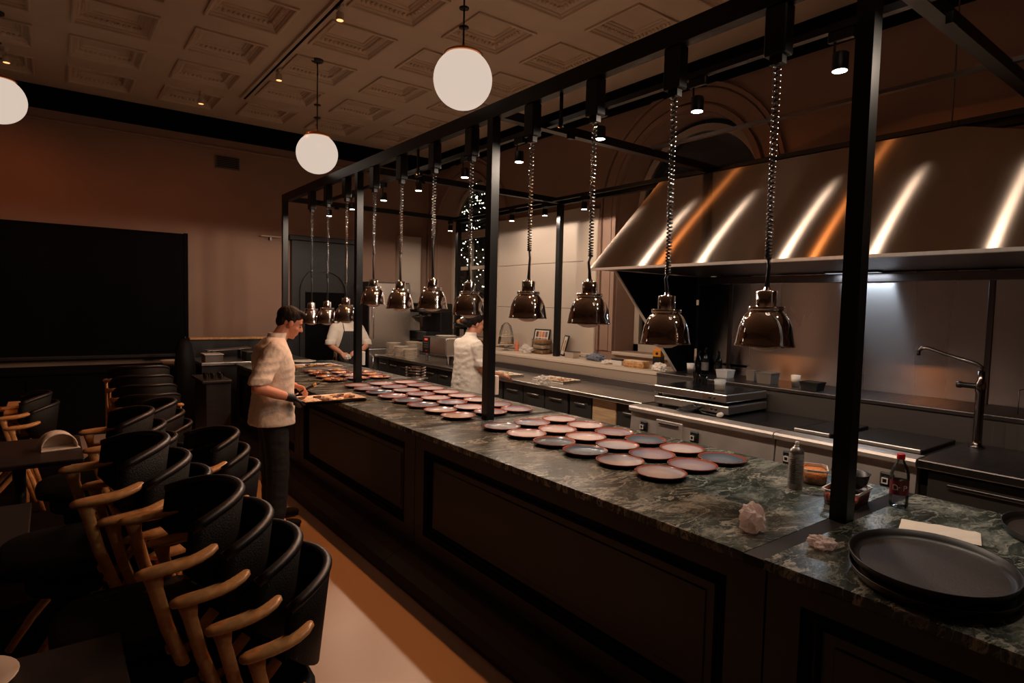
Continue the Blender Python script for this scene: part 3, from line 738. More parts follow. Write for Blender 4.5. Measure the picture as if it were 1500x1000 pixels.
crumple('blue_cloth', 'small blue cloth lying in the oval tray at the back edge', 'cloth', (3.03, .52, CT+.011), .05, 'blue_cloth', 6, .7)
# baking paper sheet
mb = MB(); vs = []; nx, ny = 14, 8
for j in range(ny+1):
    for i in range(nx+1): vs.append((i/nx*.40-.20, j/ny*.15-.075, .004+.012*abs(noise.noise(Vector((i*.35, j*.6, 2))))))
o = tag(mb.add(vs, [(j*(nx+1)+i, j*(nx+1)+i+1, (j+1)*(nx+1)+i+1, (j+1)*(nx+1)+i) for j in range(ny) for i in range(nx)], True).build('baking_paper', 'paper_grey'.replace('_grey', '')), 'loose sheet of baking paper behind the oval black tray', 'paper'); pa, pb = at(1318, 773, z=CT), at(1438, 797, z=CT); o.location = tuple((pa+pb)/2+Vector((.03, .01, .003))); o.rotation_euler = (0, 0, math.atan2(pb.y-pa.y, pb.x-pa.x)); o.scale = ((pb-pa).length/.40, 1, 1)
# spray can
pm('can_metal', (.34, .33, .33), .32, .9, var=.2, vscale=20); pm('can_print', lin((150, 146, 142)), .4, var=.5, vscale=50, stretch=(1, 1, 3))
t = thing('spray_can', 'silver aerosol spray can standing beside the plates on marble', 'can', (2.79, 1.425, CT))
MB().lathe([(.031, 0), (.033, .004), (.033, .168), (.031, .172), (.0, .172)], seg=28, close=True).build('body', 'can_print', t)
MB().lathe([(.032, .17), (.033, .174), (.029, .186), (.018, .199), (.013, .203), (.013, .208), (0, .208)], seg=28, close=True).build('dome', 'can_metal', t)
MB().lathe([(.009, .206), (.009, .222), (.006, .226), (0, .226)], seg=14, close=True).build('nozzle', 'plastic_white', t)
for k in range(14): MB().box(-.0335, -.0325, -.014, .014-random.random()*.01, .03+k*.0085, .033+k*.0085).build('print_line', 'plastic_black', t)
# soda bottle
pm('soda_label', lin((110, 14, 26)), .4); pm('cap_red', lin((190, 12, 24)), .35); pm('bottle_plastic', (.6, .55, .5), .1, alpha=.35)
t = thing('soda_bottle', 'clear plastic soda bottle with red cap and dark red label', 'bottle', (2.925, 1.035, CT))
MB().lathe([(0, .008), (.02, .004), (.034, 0), (.037, .012), (.037, .05), (.0355, .055), (.0355, .118), (.037, .123), (.036, .145), (.028, .175), (.016, .198), (.0135, .205), (.0135, .215)], seg=32, close=True).build('bottle', 'clear_plastic', t)
lb = MB().lathe([(.0362, .056), (.0362, .117)], seg=40, close=True).build('label_band', 'soda_label', t)
MB().lathe([(.0155, .208), (.016, .210), (.016, .228), (.014, .231), (0, .231)], seg=24, close=True).build('cap', 'cap_red', t)
dirc = math.atan2(-1.035, -2.925)
for i, ch in enumerate('Dr P'):
    a = dirc + (i-1.2)*.34
    if ch != ' ': text('letter', ch, .034, (.0368*math.cos(a), .0368*math.sin(a), .087), (PI/2, 0, a+PI/2), 'plastic_white', lb)
# deli containers by the post
pm('food_orange', lin((225, 130, 50)), .55, var=.35, vscale=60, bump=.6, bscale=90); pm('food_red', lin((150, 52, 22)), .5, var=.4, vscale=30, bump=.5, bscale=60)
def deli(label, loc, rz, lx, ly, h, fill, fh):
    o = thing('food_container', label, 'container', loc, rz)
    def rr(s, z, c=.02): return [(x*s, y*s, z) for x, y in ((-lx+c, -ly), (lx-c, -ly), (lx, -ly+c), (lx, ly-c), (lx-c, ly), (-lx+c, ly), (-lx, ly-c), (-lx, -ly+c))]
    MB().loft([rr(.90, 0), rr(1, h)], False, cap=False).add(rr(.9, 0), [tuple(range(7, -1, -1))]).build('tub', 'clear_plastic', o)
    MB().loft([rr(.86, .004), rr(.93, fh), rr(.8, fh+.008), rr(.4, fh+.012)], True).build('filling', fill, o)
    MB().loft([rr(.99, h-.012), rr(1.05, h-.010), rr(1.05, h), rr(.98, h), rr(.98, h-.012)], False, cap=False).build('rim', 'plastic_white', o)
    return o
deli('clear tub of grated orange food beside the spray can', (2.985, 1.43, CT), .5, .075, .055, .075, 'food_orange', .052)
deli('clear tub of dark red sauce standing against the canopy post', (2.775, 1.185, CT), .1, .105, .07, .07, 'food_red', .042)
o = thing('black_bowl', 'black plastic bowl with a ladle resting on the sauce tub', 'bowl', (2.80, 1.185, CT+.072))
MB().lathe([(0, 0), (.05, 0), (.068, .02), (.076, .06), (.079, .062), (.072, .06), (.064, .022), (.048, .006), (0, .006)], seg=28, close=True).build('bowl', 'plastic_black', o)
MB().lathe([(.062, .024), (0, .026)], seg=20, close=True).build('contents', 'food_dark', o)
MB().tube([(.0, -.0, .03), (.02, .05, .10), (.03, .07, .17)], [.009, .008, .010], 8).build('ladle_handle', 'steel', o)

# ------------------------------------------------------------------ kitchen line
WZ, WX, WB, LZ = .90, 4.25, 4.935, 1.105
YR = 3.62     # where range ends and work counter starts
t = thing('ledge_shelf', 'cream stone ledge running along the window wall behind the steel worktop', 'ledge', (WB, 0, 0))
MB().box(.0, X1-WB-.002, 4.02, 9.9, LZ-.03, LZ, .004).build('ledge_top', 'white_trim', t)
MB().box(.012, X1-WB-.002, 4.02, 9.9, 0, LZ-.031).build('ledge_wall', 'ledge_face', t) if 'ledge_face' in MATS else (pm('ledge_face', lin((150, 132, 116)), .45), MB().box(.012, X1-WB-.002, 4.02, 9.9, 0, LZ-.031).build('ledge_wall', 'ledge_face', t))
t = thing('range_ledge', 'dark steel ledge behind the range under the splashback', 'ledge', (WB, 0, 0))  # dark steel, its tone also carries the shade under the hood
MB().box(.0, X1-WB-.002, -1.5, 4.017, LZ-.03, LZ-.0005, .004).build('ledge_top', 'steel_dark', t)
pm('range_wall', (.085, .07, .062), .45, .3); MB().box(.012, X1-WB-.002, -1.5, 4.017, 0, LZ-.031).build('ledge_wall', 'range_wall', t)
t = thing('steel_worktop', 'long stainless steel worktop below the window ledge', 'worktop', (WX, YR, WZ))
MB().box(0, WB-WX, 0, 5.7, -.04, 0, .006).build('top', 'steel', t); MB().box(WB-WX-.02, WB-WX+.008, 0, 5.7, 0, .075, .004).build('upstand', 'steel_dark', t)
yy = YR+.02; k = 0
labs = ['open wooden-fronted cabinet under the steel worktop next to the range', 'grey drawer cabinet under the worktop below the foil wrapped tray', 'grey drawer cabinet under the worktop behind the cook in white', 'grey drawer cabinet under the worktop below the plate stacks', 'grey drawer cabinet under the worktop at the far kitchen end']
for wdt in (1.02, 1.165, 1.165, 1.165, 1.165):
    o = thing('base_cabinet', labs[k], 'cabinet', (WX+.06, yy, 0))
    MB().box(.02, .62, .005, wdt-.005, .1, WZ-.042).build('body', 'steel_dark', o)
    MB().box(.05, .60, .01, wdt-.01, 0, .1).build('plinth', 'black_matt', o)
    nd = 3 if k else 3
    for i in range(nd):
        y0, y1 = .012+i*(wdt-.02)/nd, (i+1)*(wdt-.02)/nd
        board = (k == 0 and i == 1)
        dz = MB().box(0, .022, y0, y1-.008, WZ-.045-.36, WZ-.055, .003).build('wooden_front' if board else 'drawer', 'board_wood' if board else 'cab_grey', o) if 'cab_grey' in MATS else (pm('cab_grey', (.055, .048, .044), .4, .4), MB().box(0, .022, y0, y1-.008, WZ-.045-.36, WZ-.055, .003).build('drawer', 'cab_grey', o))[1]
        if not board: MB().tube([(-.004, y0+.08, WZ-.13), (-.022, y0+.09, WZ-.13), (-.022, y1-.10, WZ-.13), (-.004, y1-.09, WZ-.13)], .006, 6).build('handle', 'steel', dz)
        d2 = MB().box(0, .022, y0, y1-.008, .12, WZ-.42, .003).build('drawer', 'cab_grey', o)
        MB().tube([(-.004, y0+.08, .42), (-.022, y0+.09, .42), (-.022, y1-.10, .42), (-.004, y1-.09, .42)], .006, 6).build('handle', 'steel', d2)
    yy += wdt; k += 1

# cooking range in two blocks, then a sink block
RX = 4.08
def range_block(label, y0, y1, knobs, handle):
    o = thing('cooking_range', label, 'range', (RX, y0, 0)); L = y1-y0
    MB().box(.10, WB-RX, .003, L-.003, .08, WZ-.06).build('body', 'steel_dark', o)
    # rounded front nosing
    pr = [(.0, -.045), (-.004, -.02), (.006, -.004), (.05, 0), (.14, 0), (.14, -.055), (.02, -.055)]
    MB().loft([[(x, .002, WZ+z) for x, z in pr], [(x, L-.002, WZ+z) for x, z in pr]], False).build('front_nosing', 'steel_panel', o)
    MB().box(.14, WB-RX-.001, .003, L-.003, WZ-.06, WZ-.006).build('hob_top', 'hob_black', o)
    # sloping control panel
    cp = MB().add([(.035, .004, WZ-.055), (.035, L-.004, WZ-.055), (.015, L-.004, WZ-.29), (.015, .004, WZ-.29), (.12, .004, WZ-.055), (.12, L-.004, WZ-.055), (.12, L-.004, WZ-.29), (.12, .004, WZ-.29)], [(0, 1, 2, 3), (4, 7, 6, 5), (0, 4, 5, 1), (3, 2, 6, 7), (0, 3, 7, 4), (1, 5, 6, 2)]).build('control_panel', 'steel_panel', o)
    MB().box(.008, .12, .004, L-.004, WZ-.32, WZ-.29).build('panel_lip', 'copper_lip', o)
    d = MB().box(.03, .10, .01, L-.01, .14, WZ-.33, .004).build('oven_door', 'steel_dark', o)
    MB().tube([(.03, .12, .50), (-.01, .13, .50), (-.01, L-.13, .50), (.03, L-.12, .50)], .011, 8).build('handle', 'steel', d)
    for ky in knobs:
        y = ky-y0
        MB().box(.006, .028, y-.040, y+.040, WZ-.215, WZ-.12, .010).build('knob_plate', 'plastic_black', cp)
        kn = MB().lathe([(.026, 0), (.026, .012), (.021, .026), (0, .026)], (0, 0, 0), 20, rot=Matrix.Rotation(-PI/2, 3, 'Y'), close=True); kn.v = [(a+.010, b+y, c+WZ-.168) for a, b, c in kn.v]
        kn.build('knob', 'plastic_black', cp)
        ring = MB()
        for (q0, q1, s0, s1) in ((-.018, .018, .012, .018), (-.018, .018, -.018, -.012), (-.018, -.012, -.012, .012), (.012, .018, -.012, .012)): ring.box(-.020, -.014, y+q0, y+q1, WZ-.168+s0, WZ-.168+s1)
        ring.build('knob_mark', 'plastic_white', cp)
    if handle:
        y = handle-y0
        MB().box(.008, .030, y-.135, y+.135, WZ-.27, WZ-.08, .004).build('flap_door', 'steel_panel', cp)
        MB().box(-.006, .008, y-.10, y+.10, WZ-.115, WZ-.10, .003).build('flap_handle', 'steel_dark', cp)
    return o
pm('hob_black', (.012, .010, .010), .25); pm('copper_lip', (.52, .36, .28), .35, 1)
range_block('stainless range block with knobs and flap door beside the steel worktop', 2.26, YR-.004, [3.45, 2.93], 3.18)
range_block('stainless range block with griddle plates behind the spray can', 1.364, 2.256, [2.15, 1.52], None)
# griddle plates and hobs
for k, (y0, y1, lab) in enumerate(((1.95, 2.20, 'narrow'), (1.40, 1.88, 'wide'))):
    o = thing('griddle_plate', '%s black griddle plate lying on the second range block' % lab, 'griddle', (4.60, (y0+y1)/2, WZ-.0055)); hw = (y1-y0)/2
    MB().box(-.33, .27, -hw, hw, 0, .022, .004).build('plate', 'hob_black', o); MB().box(-.35, -.33, -hw, hw, .002, .028, .003).build('front_lip', 'steel', o)
t = thing('sink_unit', 'steel sink unit with basin beside the range under the tall faucet', 'sink', (RX, -1.0, 0))
MB().box(.06, WB-RX, .003, 2.355, .08, WZ-.16).build('body', 'steel_dark', t)
mb = MB(); mb.box(0, .16, .002, 2.358, WZ-.05, WZ, .006); mb.box(.16, WB-RX-.002, .002, .2, WZ-.05, WZ); mb.box(.16, WB-RX-.002, 1.72, 2.358, WZ-.05, WZ); mb.box(.70, WB-RX-.002, .2, 1.72, WZ-.05, WZ); mb.build('rim_top', 'steel_dark', t)
MB().box(.165, .70, .2, 1.72, WZ-.15, WZ-.14).build('basin_floor', 'steel_dark', t)
for i in range(3):
    d = MB().box(.035, .06, .02+i*.77, .77+i*.77, .14, WZ-.07, .004).build('door', 'cab_grey', t); MB().box(.022, .035, .10+i*.77, .67+i*.77, WZ-.14, WZ-.12, .003).build('handle', 'steel_dark', d)
# faucet
t = thing('tall_faucet', 'tall chrome pot filler faucet with swan arm by the sink', 'faucet', (4.80, 1.265, WZ))
MB().lathe([(.045, 0), (.045, .012), (.028, .02), (.026, .05), (.026, .36), (.030, .37), (.030, .42), (.020, .44), (.020, .52), (0, .52)], seg=24, close=True).build('column', 'chrome_dark', t) if 'chrome_dark' in MATS else (pm('chrome_dark', (.22, .18, .17), .16, 1), MB().lathe([(.045, 0), (.045, .012), (.028, .02), (.026, .05), (.026, .36), (.030, .37), (.030, .42), (.020, .44), (.020, .50), (0, .50)], seg=24, close=True).build('column', 'chrome_dark', t))
MB().tube([(0, 0, .49), (0, .0, .525), (-.0, .03, .545), (0, .18, .585), (0, .31, .628), (0, .345, .628), (0, .365, .605), (0, .365, .575)], .0125, 10).build('spout', 'chrome_dark', t)
MB().lathe([(.018, 0), (.018, .10), (.022, .105), (.022, .13), (0, .13)], (0, 0, .40), 16, rot=Matrix.Rotation(-PI/2, 3, 'X') @ Matrix.Rotation(0, 3, 'Z'), close=True).build('valve_handle', 'plastic_black', t)

# steel back wall, shelf and cheek under the hood
t = thing('steel_splashback', 'tall stainless steel splashback wall behind the range', 'splashback', (X1-.06, 0, LZ))
for (a, b, nm) in ((3.60, 3.98, 'steel_sheet'), (1.44, 3.58, 'steel_sheet'), (-1.4, 1.42, 'steel_sheet')):
    MB().box(0, .05, a, b, 0, 1.0, .002).build(nm, 'steel_wall', t)
for y in (3.59, 1.43): MB().box(-.012, .04, y-.02, y+.02, 0, 1.0, .004).build('joint_strip', 'steel_dark', t)
MB().box(-.02, .05, -1.4, 3.98, .92, .99, .004).build('top_rail', 'steel_dark', t)
t = thing('hood_cheek', 'triangular steel side cheek under the left end of the hood', 'panel', (4.3, 4.0, LZ))
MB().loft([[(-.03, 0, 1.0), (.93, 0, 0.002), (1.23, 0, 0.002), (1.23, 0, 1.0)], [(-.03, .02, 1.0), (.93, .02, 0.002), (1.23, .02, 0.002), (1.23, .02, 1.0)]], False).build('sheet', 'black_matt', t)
mb = MB(); mb.hexa([(-.045, -.002, 1.0), (.915, -.002, .002), (.915, .022, .002), (-.045, .022, 1.0), (-.025, -.002, 1.0), (.937, -.002, .002), (.937, .022, .002), (-.025, .022, 1.0)]); mb.build('folded_edge', 'white_trim', t)
# extractor hood
HX, HZ, HY0, HY1 = 4.10, 2.125, -1.3, 4.19
t = thing('extractor_hood', 'huge brushed stainless steel extractor hood above the range', 'extractor hood', (HX, 0, HZ))
TX, TZ, TY0, TY1 = 5.0, .93, 1.52, 4.13
b4 = [(0, HY0), (X1-HX-.01, HY0), (X1-HX-.01, HY1), (0, HY1)]; t4 = [(TX-HX, TY0), (X1-HX-.01, TY0), (X1-HX-.01, TY1), (TX-HX, TY1)]
# front sheets: four separate folded panels along the slope
ym = [0, .30, .62, .86, 1]
for k in range(4):
    u0, u1 = ym[k], ym[k+1]; ya, yb = HY0+(HY1-HY0)*u0, HY0+(HY1-HY0)*u1; yc, yd = TY0+(TY1-TY0)*u0, TY0+(TY1-TY0)*u1
    vs = []; n = 12; m_ = 10
    for j in range(m_+1):
        v = j/m_
        for i in range(n+1):
            s_ = i/n; y = (ya+(yb-ya)*s_)*(1-v)+(yc+(yd-yc)*s_)*v
            bul = 0
            vs.append(((TX-HX)*v - bul*.7, y, TZ*v + bul*.7))
    MB().add(vs, [(j*(n+1)+i+1, j*(n+1)+i, (j+1)*(n+1)+i, (j+1)*(n+1)+i+1) for j in range(m_) for i in range(n)], True).build('front_sheet', 'steel_hood', t)
MB().add([(*b4[3], 0), (*b4[2], 0), (*t4[2], TZ), (*t4[3], TZ)], [(0, 1, 2, 3)]).build('end_sheet', 'steel_hood', t)
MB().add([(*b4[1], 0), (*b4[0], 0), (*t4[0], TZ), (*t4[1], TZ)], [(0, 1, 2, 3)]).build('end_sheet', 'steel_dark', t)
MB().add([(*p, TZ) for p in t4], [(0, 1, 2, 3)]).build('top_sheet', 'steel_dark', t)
MB().box(-.003, .02, HY0, HY1, -.022, .003, .003).build('lower_lip', 'steel', t)
MB().box(.02, X1-HX-.01, HY0, HY1-.01, -.012, -.004).build('filter_soffit', 'steel_dark', t)
for y in (1.6, 2.9, 4.0): MB().tube([(TX-HX+.05, y, TZ), (TX-HX+.05, y, ZC-HZ)], .005, 6).build('hanger_rod', 'steel_dark', t)

# ------------------------------------------------------------------ things on the range
def induction(label, loc, rz):
    o = thing('induction_hob', label, 'hob', loc, rz)
    MB().box(-.30, .30, -.37, .37, .02, .085, .006).build('case', 'steel', o)
    MB().box(-.28, .29, -.35, .35, .085, .091).build('glass_top', 'hob_black', o)
    for (a, b) in ((-.26, -.33), (.26, -.33), (-.26, .33), (.26, .33)): MB().lathe([(.018, 0), (.018, .02), (0, .02)], (a, b, 0), 10, close=True).build('foot', 'plastic_black', o)
    for y in (-.26, -.22): MB().lathe([(.012, 0), (.010, .008), (0, .008)], (-.30, y, .05), 12, rot=Matrix.Rotation(-PI/2, 3, 'Y'), close=True).build('button', 'plastic_black', o)
    MB().box(-.302, -.299, -.20, -.15, .035, .07).build('badge', 'copper_lip', o)
    return o
induction('lower steel induction hob of the stacked pair on the range', (4.615, 3.16, WZ-.005), .02)
induction('upper steel induction hob of the stacked pair with cups on top', (4.62, 3.17, WZ+.088), -.01)
pts = []
for i in range(60):
    a = i*.55; pts.append((4.20+.05*math.cos(a)+.0008*i, 3.12+.07*math.sin(a)-.0016*i, WZ+.012+.0009*i))
pts += [(4.22, 2.95, WZ+.02), (4.24, 2.88, WZ+.012), (4.20, 2.80, WZ+.02)]
t = thing('power_cable', 'coiled black power cable with grey plug on the range front', 'cable', (4.2, 3.1, WZ))
shift((4.2, 3.1, WZ), MB().tube(pts, .006, 6)).build('cord', 'plastic_black', t); MB().lathe([(.010, 0), (.018, .012), (.018, .045), (.010, .055), (0, .055)], (.0, -.30, .02), 12, rot=Matrix.Rotation(1.2, 3, 'X'), close=True).build('plug', 'plastic_white', t)
def cup(name, label, cat, loc, r0, r1, h, mat, fill=None, group=None):
    o = thing(name, label, cat, loc, 0, group)
    MB().lathe([(0, .003), (r0, .003), (r0, 0), (r1, h), (r1-.003, h), (r0-.003, .006), (0, .006)], seg=24, close=True).build('wall', mat, o)
    if fill: MB().lathe([(r0-.005, .007), (r0-.001, h*.3), (0, h*.32)], seg=18, close=True).build('contents', fill, o)
    return o
cup('plastic_tub', 'clear plastic tub with white contents on the induction hob', 'tub', (4.55, 3.02, WZ+.18), .040, .050, .085, 'frosted', 'food_cream')
cup('drinking_glass', 'tall clear drinking glass on the induction hob', 'glass', (4.50, 3.22, WZ+.18), .028, .034, .13, 'clear_glass')
cup('drinking_glass', 'short clear glass at the back corner of the induction hob', 'glass', (4.66, 3.26, WZ+.18), .030, .035, .09, 'clear_glass')
# back shelf items (behind the range)
pm('bottle_dark', (.006, .006, .005), .12); pm('tub_grey', lin((110, 100, 92)), .4)
def bottle(label, loc, r, h, mat='bottle_dark', lab=None):
    o = thing('dark_bottle', label, 'bottle', loc)
    MB().lathe([(0, 0), (r, 0), (r, h*.55), (r*.85, h*.64), (r*.36, h*.76), (r*.34, h*.95), (r*.42, h*.955), (r*.42, h), (0, h)], seg=20, close=True).build('glass', mat, o)
    MB().lathe([(r*.44, h*.93), (r*.44, h*1.01), (0, h*1.01)], seg=16, close=True).build('cap', 'plastic_black', o)
    if lab: MB().lathe([(r*1.015, h*.15), (r*1.015, h*.45)], seg=24, close=True).build('label_band', lab, o)
bottle('dark bottle with pale label standing by the hood cheek', (5.30, 3.70, LZ), .036, .27, lab='tub_grey'); bottle('dark tall bottle without label by the hood cheek', (5.36, 3.58, LZ), .034, .24); bottle('dark short sauce bottle behind the white cup', (5.42, 3.86, LZ), .034, .22)
cup('paper_cup', 'white cup standing at the end of the splashback ledge', 'cup', (5.20, 3.80, LZ), .030, .040, .105, 'plastic_white')
for (px, py, lab, mt, w_, h_) in ((1062, 553, 'pale clear storage tub behind the induction hob', 'frosted', .13, .08), (1102, 557, 'white gastro tub on the splashback ledge', 'tub_grey', .09, .10), (1124, 561, 'grey square gastro container on the splashback ledge', 'tub_grey', .15, .10), (1190, 571, 'dark shallow pan on the splashback ledge', 'plastic_black', .15, .07)):
    p = at(px, py, z=LZ); o = thing('storage_tub', lab, 'tub', (min(p.x, 5.35), p.y, LZ))
    q = w_/2
    MB().loft([[(-q*.85, -q*.85, 0), (q*.85, -q*.85, 0), (q*.85, q*.85, 0), (-q*.85, q*.85, 0)], [(-q, -q, h_), (q, -q, h_), (q, q, h_), (-q, q, h_)], [(-q*.93, -q*.93, h_), (q*.93, -q*.93, h_), (q*.93, q*.93, h_), (-q*.93, q*.93, h_)], [(-q*.8, -q*.8, .01), (q*.8, -q*.8, .01), (q*.8, q*.8, .01), (-q*.8, q*.8, .01)]], False).build('tub_wall', mt, o)
    MB().box(-q*1.04, q*1.04, -q*1.04, q*1.04, h_-.010, h_-.004).build('rim', mt, o)
cup('measuring_cup', 'tall cream cup on the splashback ledge between tubs', 'cup', tuple(at(1165, 566, z=LZ)), .030, .040, .10, 'white_ceramic')
t = thing('wire_rack', 'dark wire rack on the ledge at the picture edge beyond the faucet', 'rack', (5.25, 1.0, LZ))
for k in range(6): MB().tube([(-.08, -.15+k*.06, 0), (-.08, -.15+k*.06, .16), (.08, -.15+k*.06, .16), (.08, -.15+k*.06, 0)], .004, 6).build('wire', 'steel_dark', t)

# ------------------------------------------------------------------ things on the window ledge and worktop
t = thing('cake_stand', 'clear domed glass cake stands stacked on the window ledge', 'cake stand', tuple(at(741, 513, z=LZ)))
MB().lathe([(0, 0), (.05, 0), (.02, .02), (.015, .05), (.10, .065), (.105, .075), (0, .07)], seg=28, close=True).build('stand', 'clear_glass', t)
for z, r in ((.08, .12), (.20, .10)): MB().lathe([(0, z), (r, z), (r+.008, z+.012), (r, z+.012), (0, z+.006)], seg=28, close=True).build('tier_plate', 'white_ceramic', t)
MB().lathe([(.118, .085), (.112, .16), (.095, .27), (.07, .36), (.03, .40), (.0, .41)], seg=28, close=True).build('dome', 'clear_glass', t)
for k in range(9): MB().ell((.07*math.cos(k*.7), .07*math.sin(k*.7), .105), (.028, .028, .018), seg=8, rings=5).build('cake', 'food_cream', t)
for k in range(6): MB().ell((.055*math.cos(k), .055*math.sin(k), .222), (.024, .024, .015), seg=8, rings=5).build('cake', 'food_cream', t)
o = thing('spice_shaker', 'salmon coloured plastic shaker on the ledge by the cake stand', 'shaker', tuple(at(757, 514, z=LZ))); pm('salmon', lin((205, 115, 85)), .4)
MB().lathe([(0, 0), (.030, 0), (.032, .01), (.032, .10), (.028, .115), (0, .115)], seg=20, close=True).build('body', 'salmon', o); MB().lathe([(.026, .115), (.026, .135), (.02, .142), (0, .142)], seg=18, close=True).build('cap', 'salmon', o)
def frame_pic(label, loc, w_, h_, rz, tilt, mats):
    o = thing('picture_frame', label, 'picture frame', loc, rz); M_ = Matrix.Rotation(tilt, 3, 'Y')
    def B(nm, mt, a, b, c, d, e, f):
        m_ = MB().box(a, b, c, d, e, f); m_.v = [tuple(M_ @ Vector(v)) for v in m_.v]; return m_.build(nm, mt, o)
    f = .018
    B('frame_bar', 'plastic_black', -.008, .008, -w_, w_, 0, f); B('frame_bar', 'plastic_black', -.008, .008, -w_, w_, h_-f, h_); B('frame_bar', 'plastic_black', -.008, .008, -w_, -w_+f, f, h_-f); B('frame_bar', 'plastic_black', -.008, .008, w_-f, w_, f, h_-f)
    B('mount', 'paper', -.003, .004, -w_+f, w_-f, f, h_-f)
    n = 0
    for (a, b, c, d) in mats:
        n += 1; B('photo_print', ('food_brown', 'food_tan', 'salmon', 'tub_grey')[n % 4], -.005, -.0028, -w_+f+a*(2*w_-2*f), -w_+f+b*(2*w_-2*f), f+c*(h_-2*f), f+d*(h_-2*f))
    return o
cells = [(.08+.22*i, .26+.22*i, .08+.30*j, .34+.30*j) for i in range(4) for j in range(3)]
frame_pic('black framed collage of small pictures leaning on the ledge', (5.43, 6.50, LZ), .145, .34, .15, .22, cells)
frame_pic('second black frame with pale print leaning behind the canopy post', (5.43, 6.02, LZ), .11, .28, -.5, .25, [(.3, .7, .2, .8)])
t = thing('bread_boxes', 'three stacked clear boxes of brown bread on the ledge', 'boxes', tuple(at(797, 517, z=LZ)-Vector((.10, .06, 0))))
for k in range(3):
    o = MB().box(-.09, .09, -.12, .12, k*.068+.001, k*.068+.064, .008).build('box', 'clear_plastic', t)
    MB().box(-.075, .075, -.105, .105, k*.068+.006, k*.068+.050, .012).build('bread', ('food_tan', 'food_cream', 'food_tan')[k], o)
def pouch(label, loc, s):
    crumple('plastic_bag', label, 'bag', loc, s, 'wrap', 5.5+s, .8, (.7, 1.5))
pm('wrap', lin((225, 215, 205)), .18, alpha=.55)
pouch('crumpled clear plastic bag on the ledge beside the bread boxes', tuple(at(772, 516, z=LZ)-Vector((.10, .10, 0))), .075)
o = thing('salt_tub', 'low steel tub with dark lid on the ledge beside the canopy post', 'tub', tuple(at(838, 524, z=LZ)))
MB().loft([[(-.05, -.07, 0), (.05, -.07, 0), (.05, .07, 0), (-.05, .07, 0)], [(-.06, -.085, .075), (.06, -.085, .075), (.06, .085, .075), (-.06, .085, .075)]], False).build('pan', 'steel', o); MB().box(-.065, .065, -.09, .09, .075, .083, .003).build('lid', 'steel_dark', o)
pm('cloth_blue', lin((120, 124, 138)), .9, var=.5, vscale=30)
crumple('kitchen_cloth', 'crumpled blue and white kitchen cloth on the ledge', 'cloth', tuple(at(872, 528, z=LZ)), .10, 'cloth_blue', 8.2, .45, (.8, 1.5))
crumple('kitchen_cloth', 'small white crumpled cloth on the ledge front', 'cloth', tuple(at(888, 533, z=LZ)), .05, 'paper', 9.2, .5, (.8, 1.4))
o = thing('foil_box', 'white carton with black lid on the ledge beside the bread block', 'box', tuple(at(905, 534, z=LZ))); MB().box(-.04, .04, -.09, .09, 0, .05, .003).build('carton', 'plastic_white', o); MB().box(-.035, .035, -.08, .08, .05, .068, .006).build('lid', 'plastic_black', o)
o = thing('bread_block', 'pale loaf of bread lying on the window ledge', 'bread', tuple(at(932, 538, z=LZ)))
MB().box(-.07, .07, -.145, .145, 0, .072, .02).build('crust', 'food_tan', o); MB().box(-.062, .062, -.135, .135, .066, .078, .01).build('crumb_top', 'food_cream', o)
o = thing('drink_carton', 'yellow and black drink carton on the ledge by the hood cheek', 'carton', (5.22, 4.23, LZ), .2); pm('yellow_print', lin((226, 140, 30)), .5)
MB().box(-.045, .045, -.045, .045, 0, .06).build('lower_band', 'food_brown', o); MB().box(-.0455, .0455, -.0455, .0455, .06, .14).build('black_band', 'plastic_black', o); MB().box(-.045, .045, -.045, .045, .14, .205).build('yellow_band', 'yellow_print', o); MB().lathe([(.016, 0), (.016, .0012), (0, .0012)], (-.0455, 0, .172), 14, rot=Matrix.Rotation(-PI/2, 3, 'Y'), close=True).build('round_mark', 'plastic_black', o)
MB().hexa([(-.045, -.045, .205), (.045, -.045, .205), (.045, .045, .205), (-.045, .045, .205), (-.004, -.045, .235), (.004, -.045, .235), (.004, .045, .235), (-.004, .045, .235)]).build('gable', 'yellow_print', o)
crumple('crumpled_paper', 'rolled crumpled white paper at the end of the ledge', 'paper', (5.08, 4.10, LZ), .06, 'paper', 3.4, .8, (.9, 1.6))
o = thing('wall_socket', 'white double wall socket above the window ledge', 'socket', (X1-.06, 5.62, 1.32)); MB().box(-.008, 0, -.04, .04, -.075, .075, .004).build('plate', 'plastic_white', o)
for z in (-.035, .035): MB().lathe([(.022, 0), (.022, .003), (0, .002)], (-.008, 0, z), 16, rot=Matrix.Rotation(-PI/2, 3, 'Y'), close=True).build('outlet', 'tub_grey', o)
sheet_tray('baking_tray', 'metal tray of pale dumplings on the steel worktop', tuple(at(815, 558, z=WZ)), .1, .16, .25, 'steel', 5, 12, True, ('food_cream', 'food_tan'))
o = sheet_tray('wrapped_tray', 'tray under clear film on the worktop beside the cook in white', tuple(at(742, 549, z=WZ)-Vector((.09, .02, 0))), .0, .17, .24, 'steel', 4, 14, True, ('food_cream',))
crumple('plastic_film', 'bunched clear plastic film hanging over the worktop edge', 'film', (4.27, 5.02, WZ+.001), .07, 'wrap', 7.7, .8, (.8, 1.3))

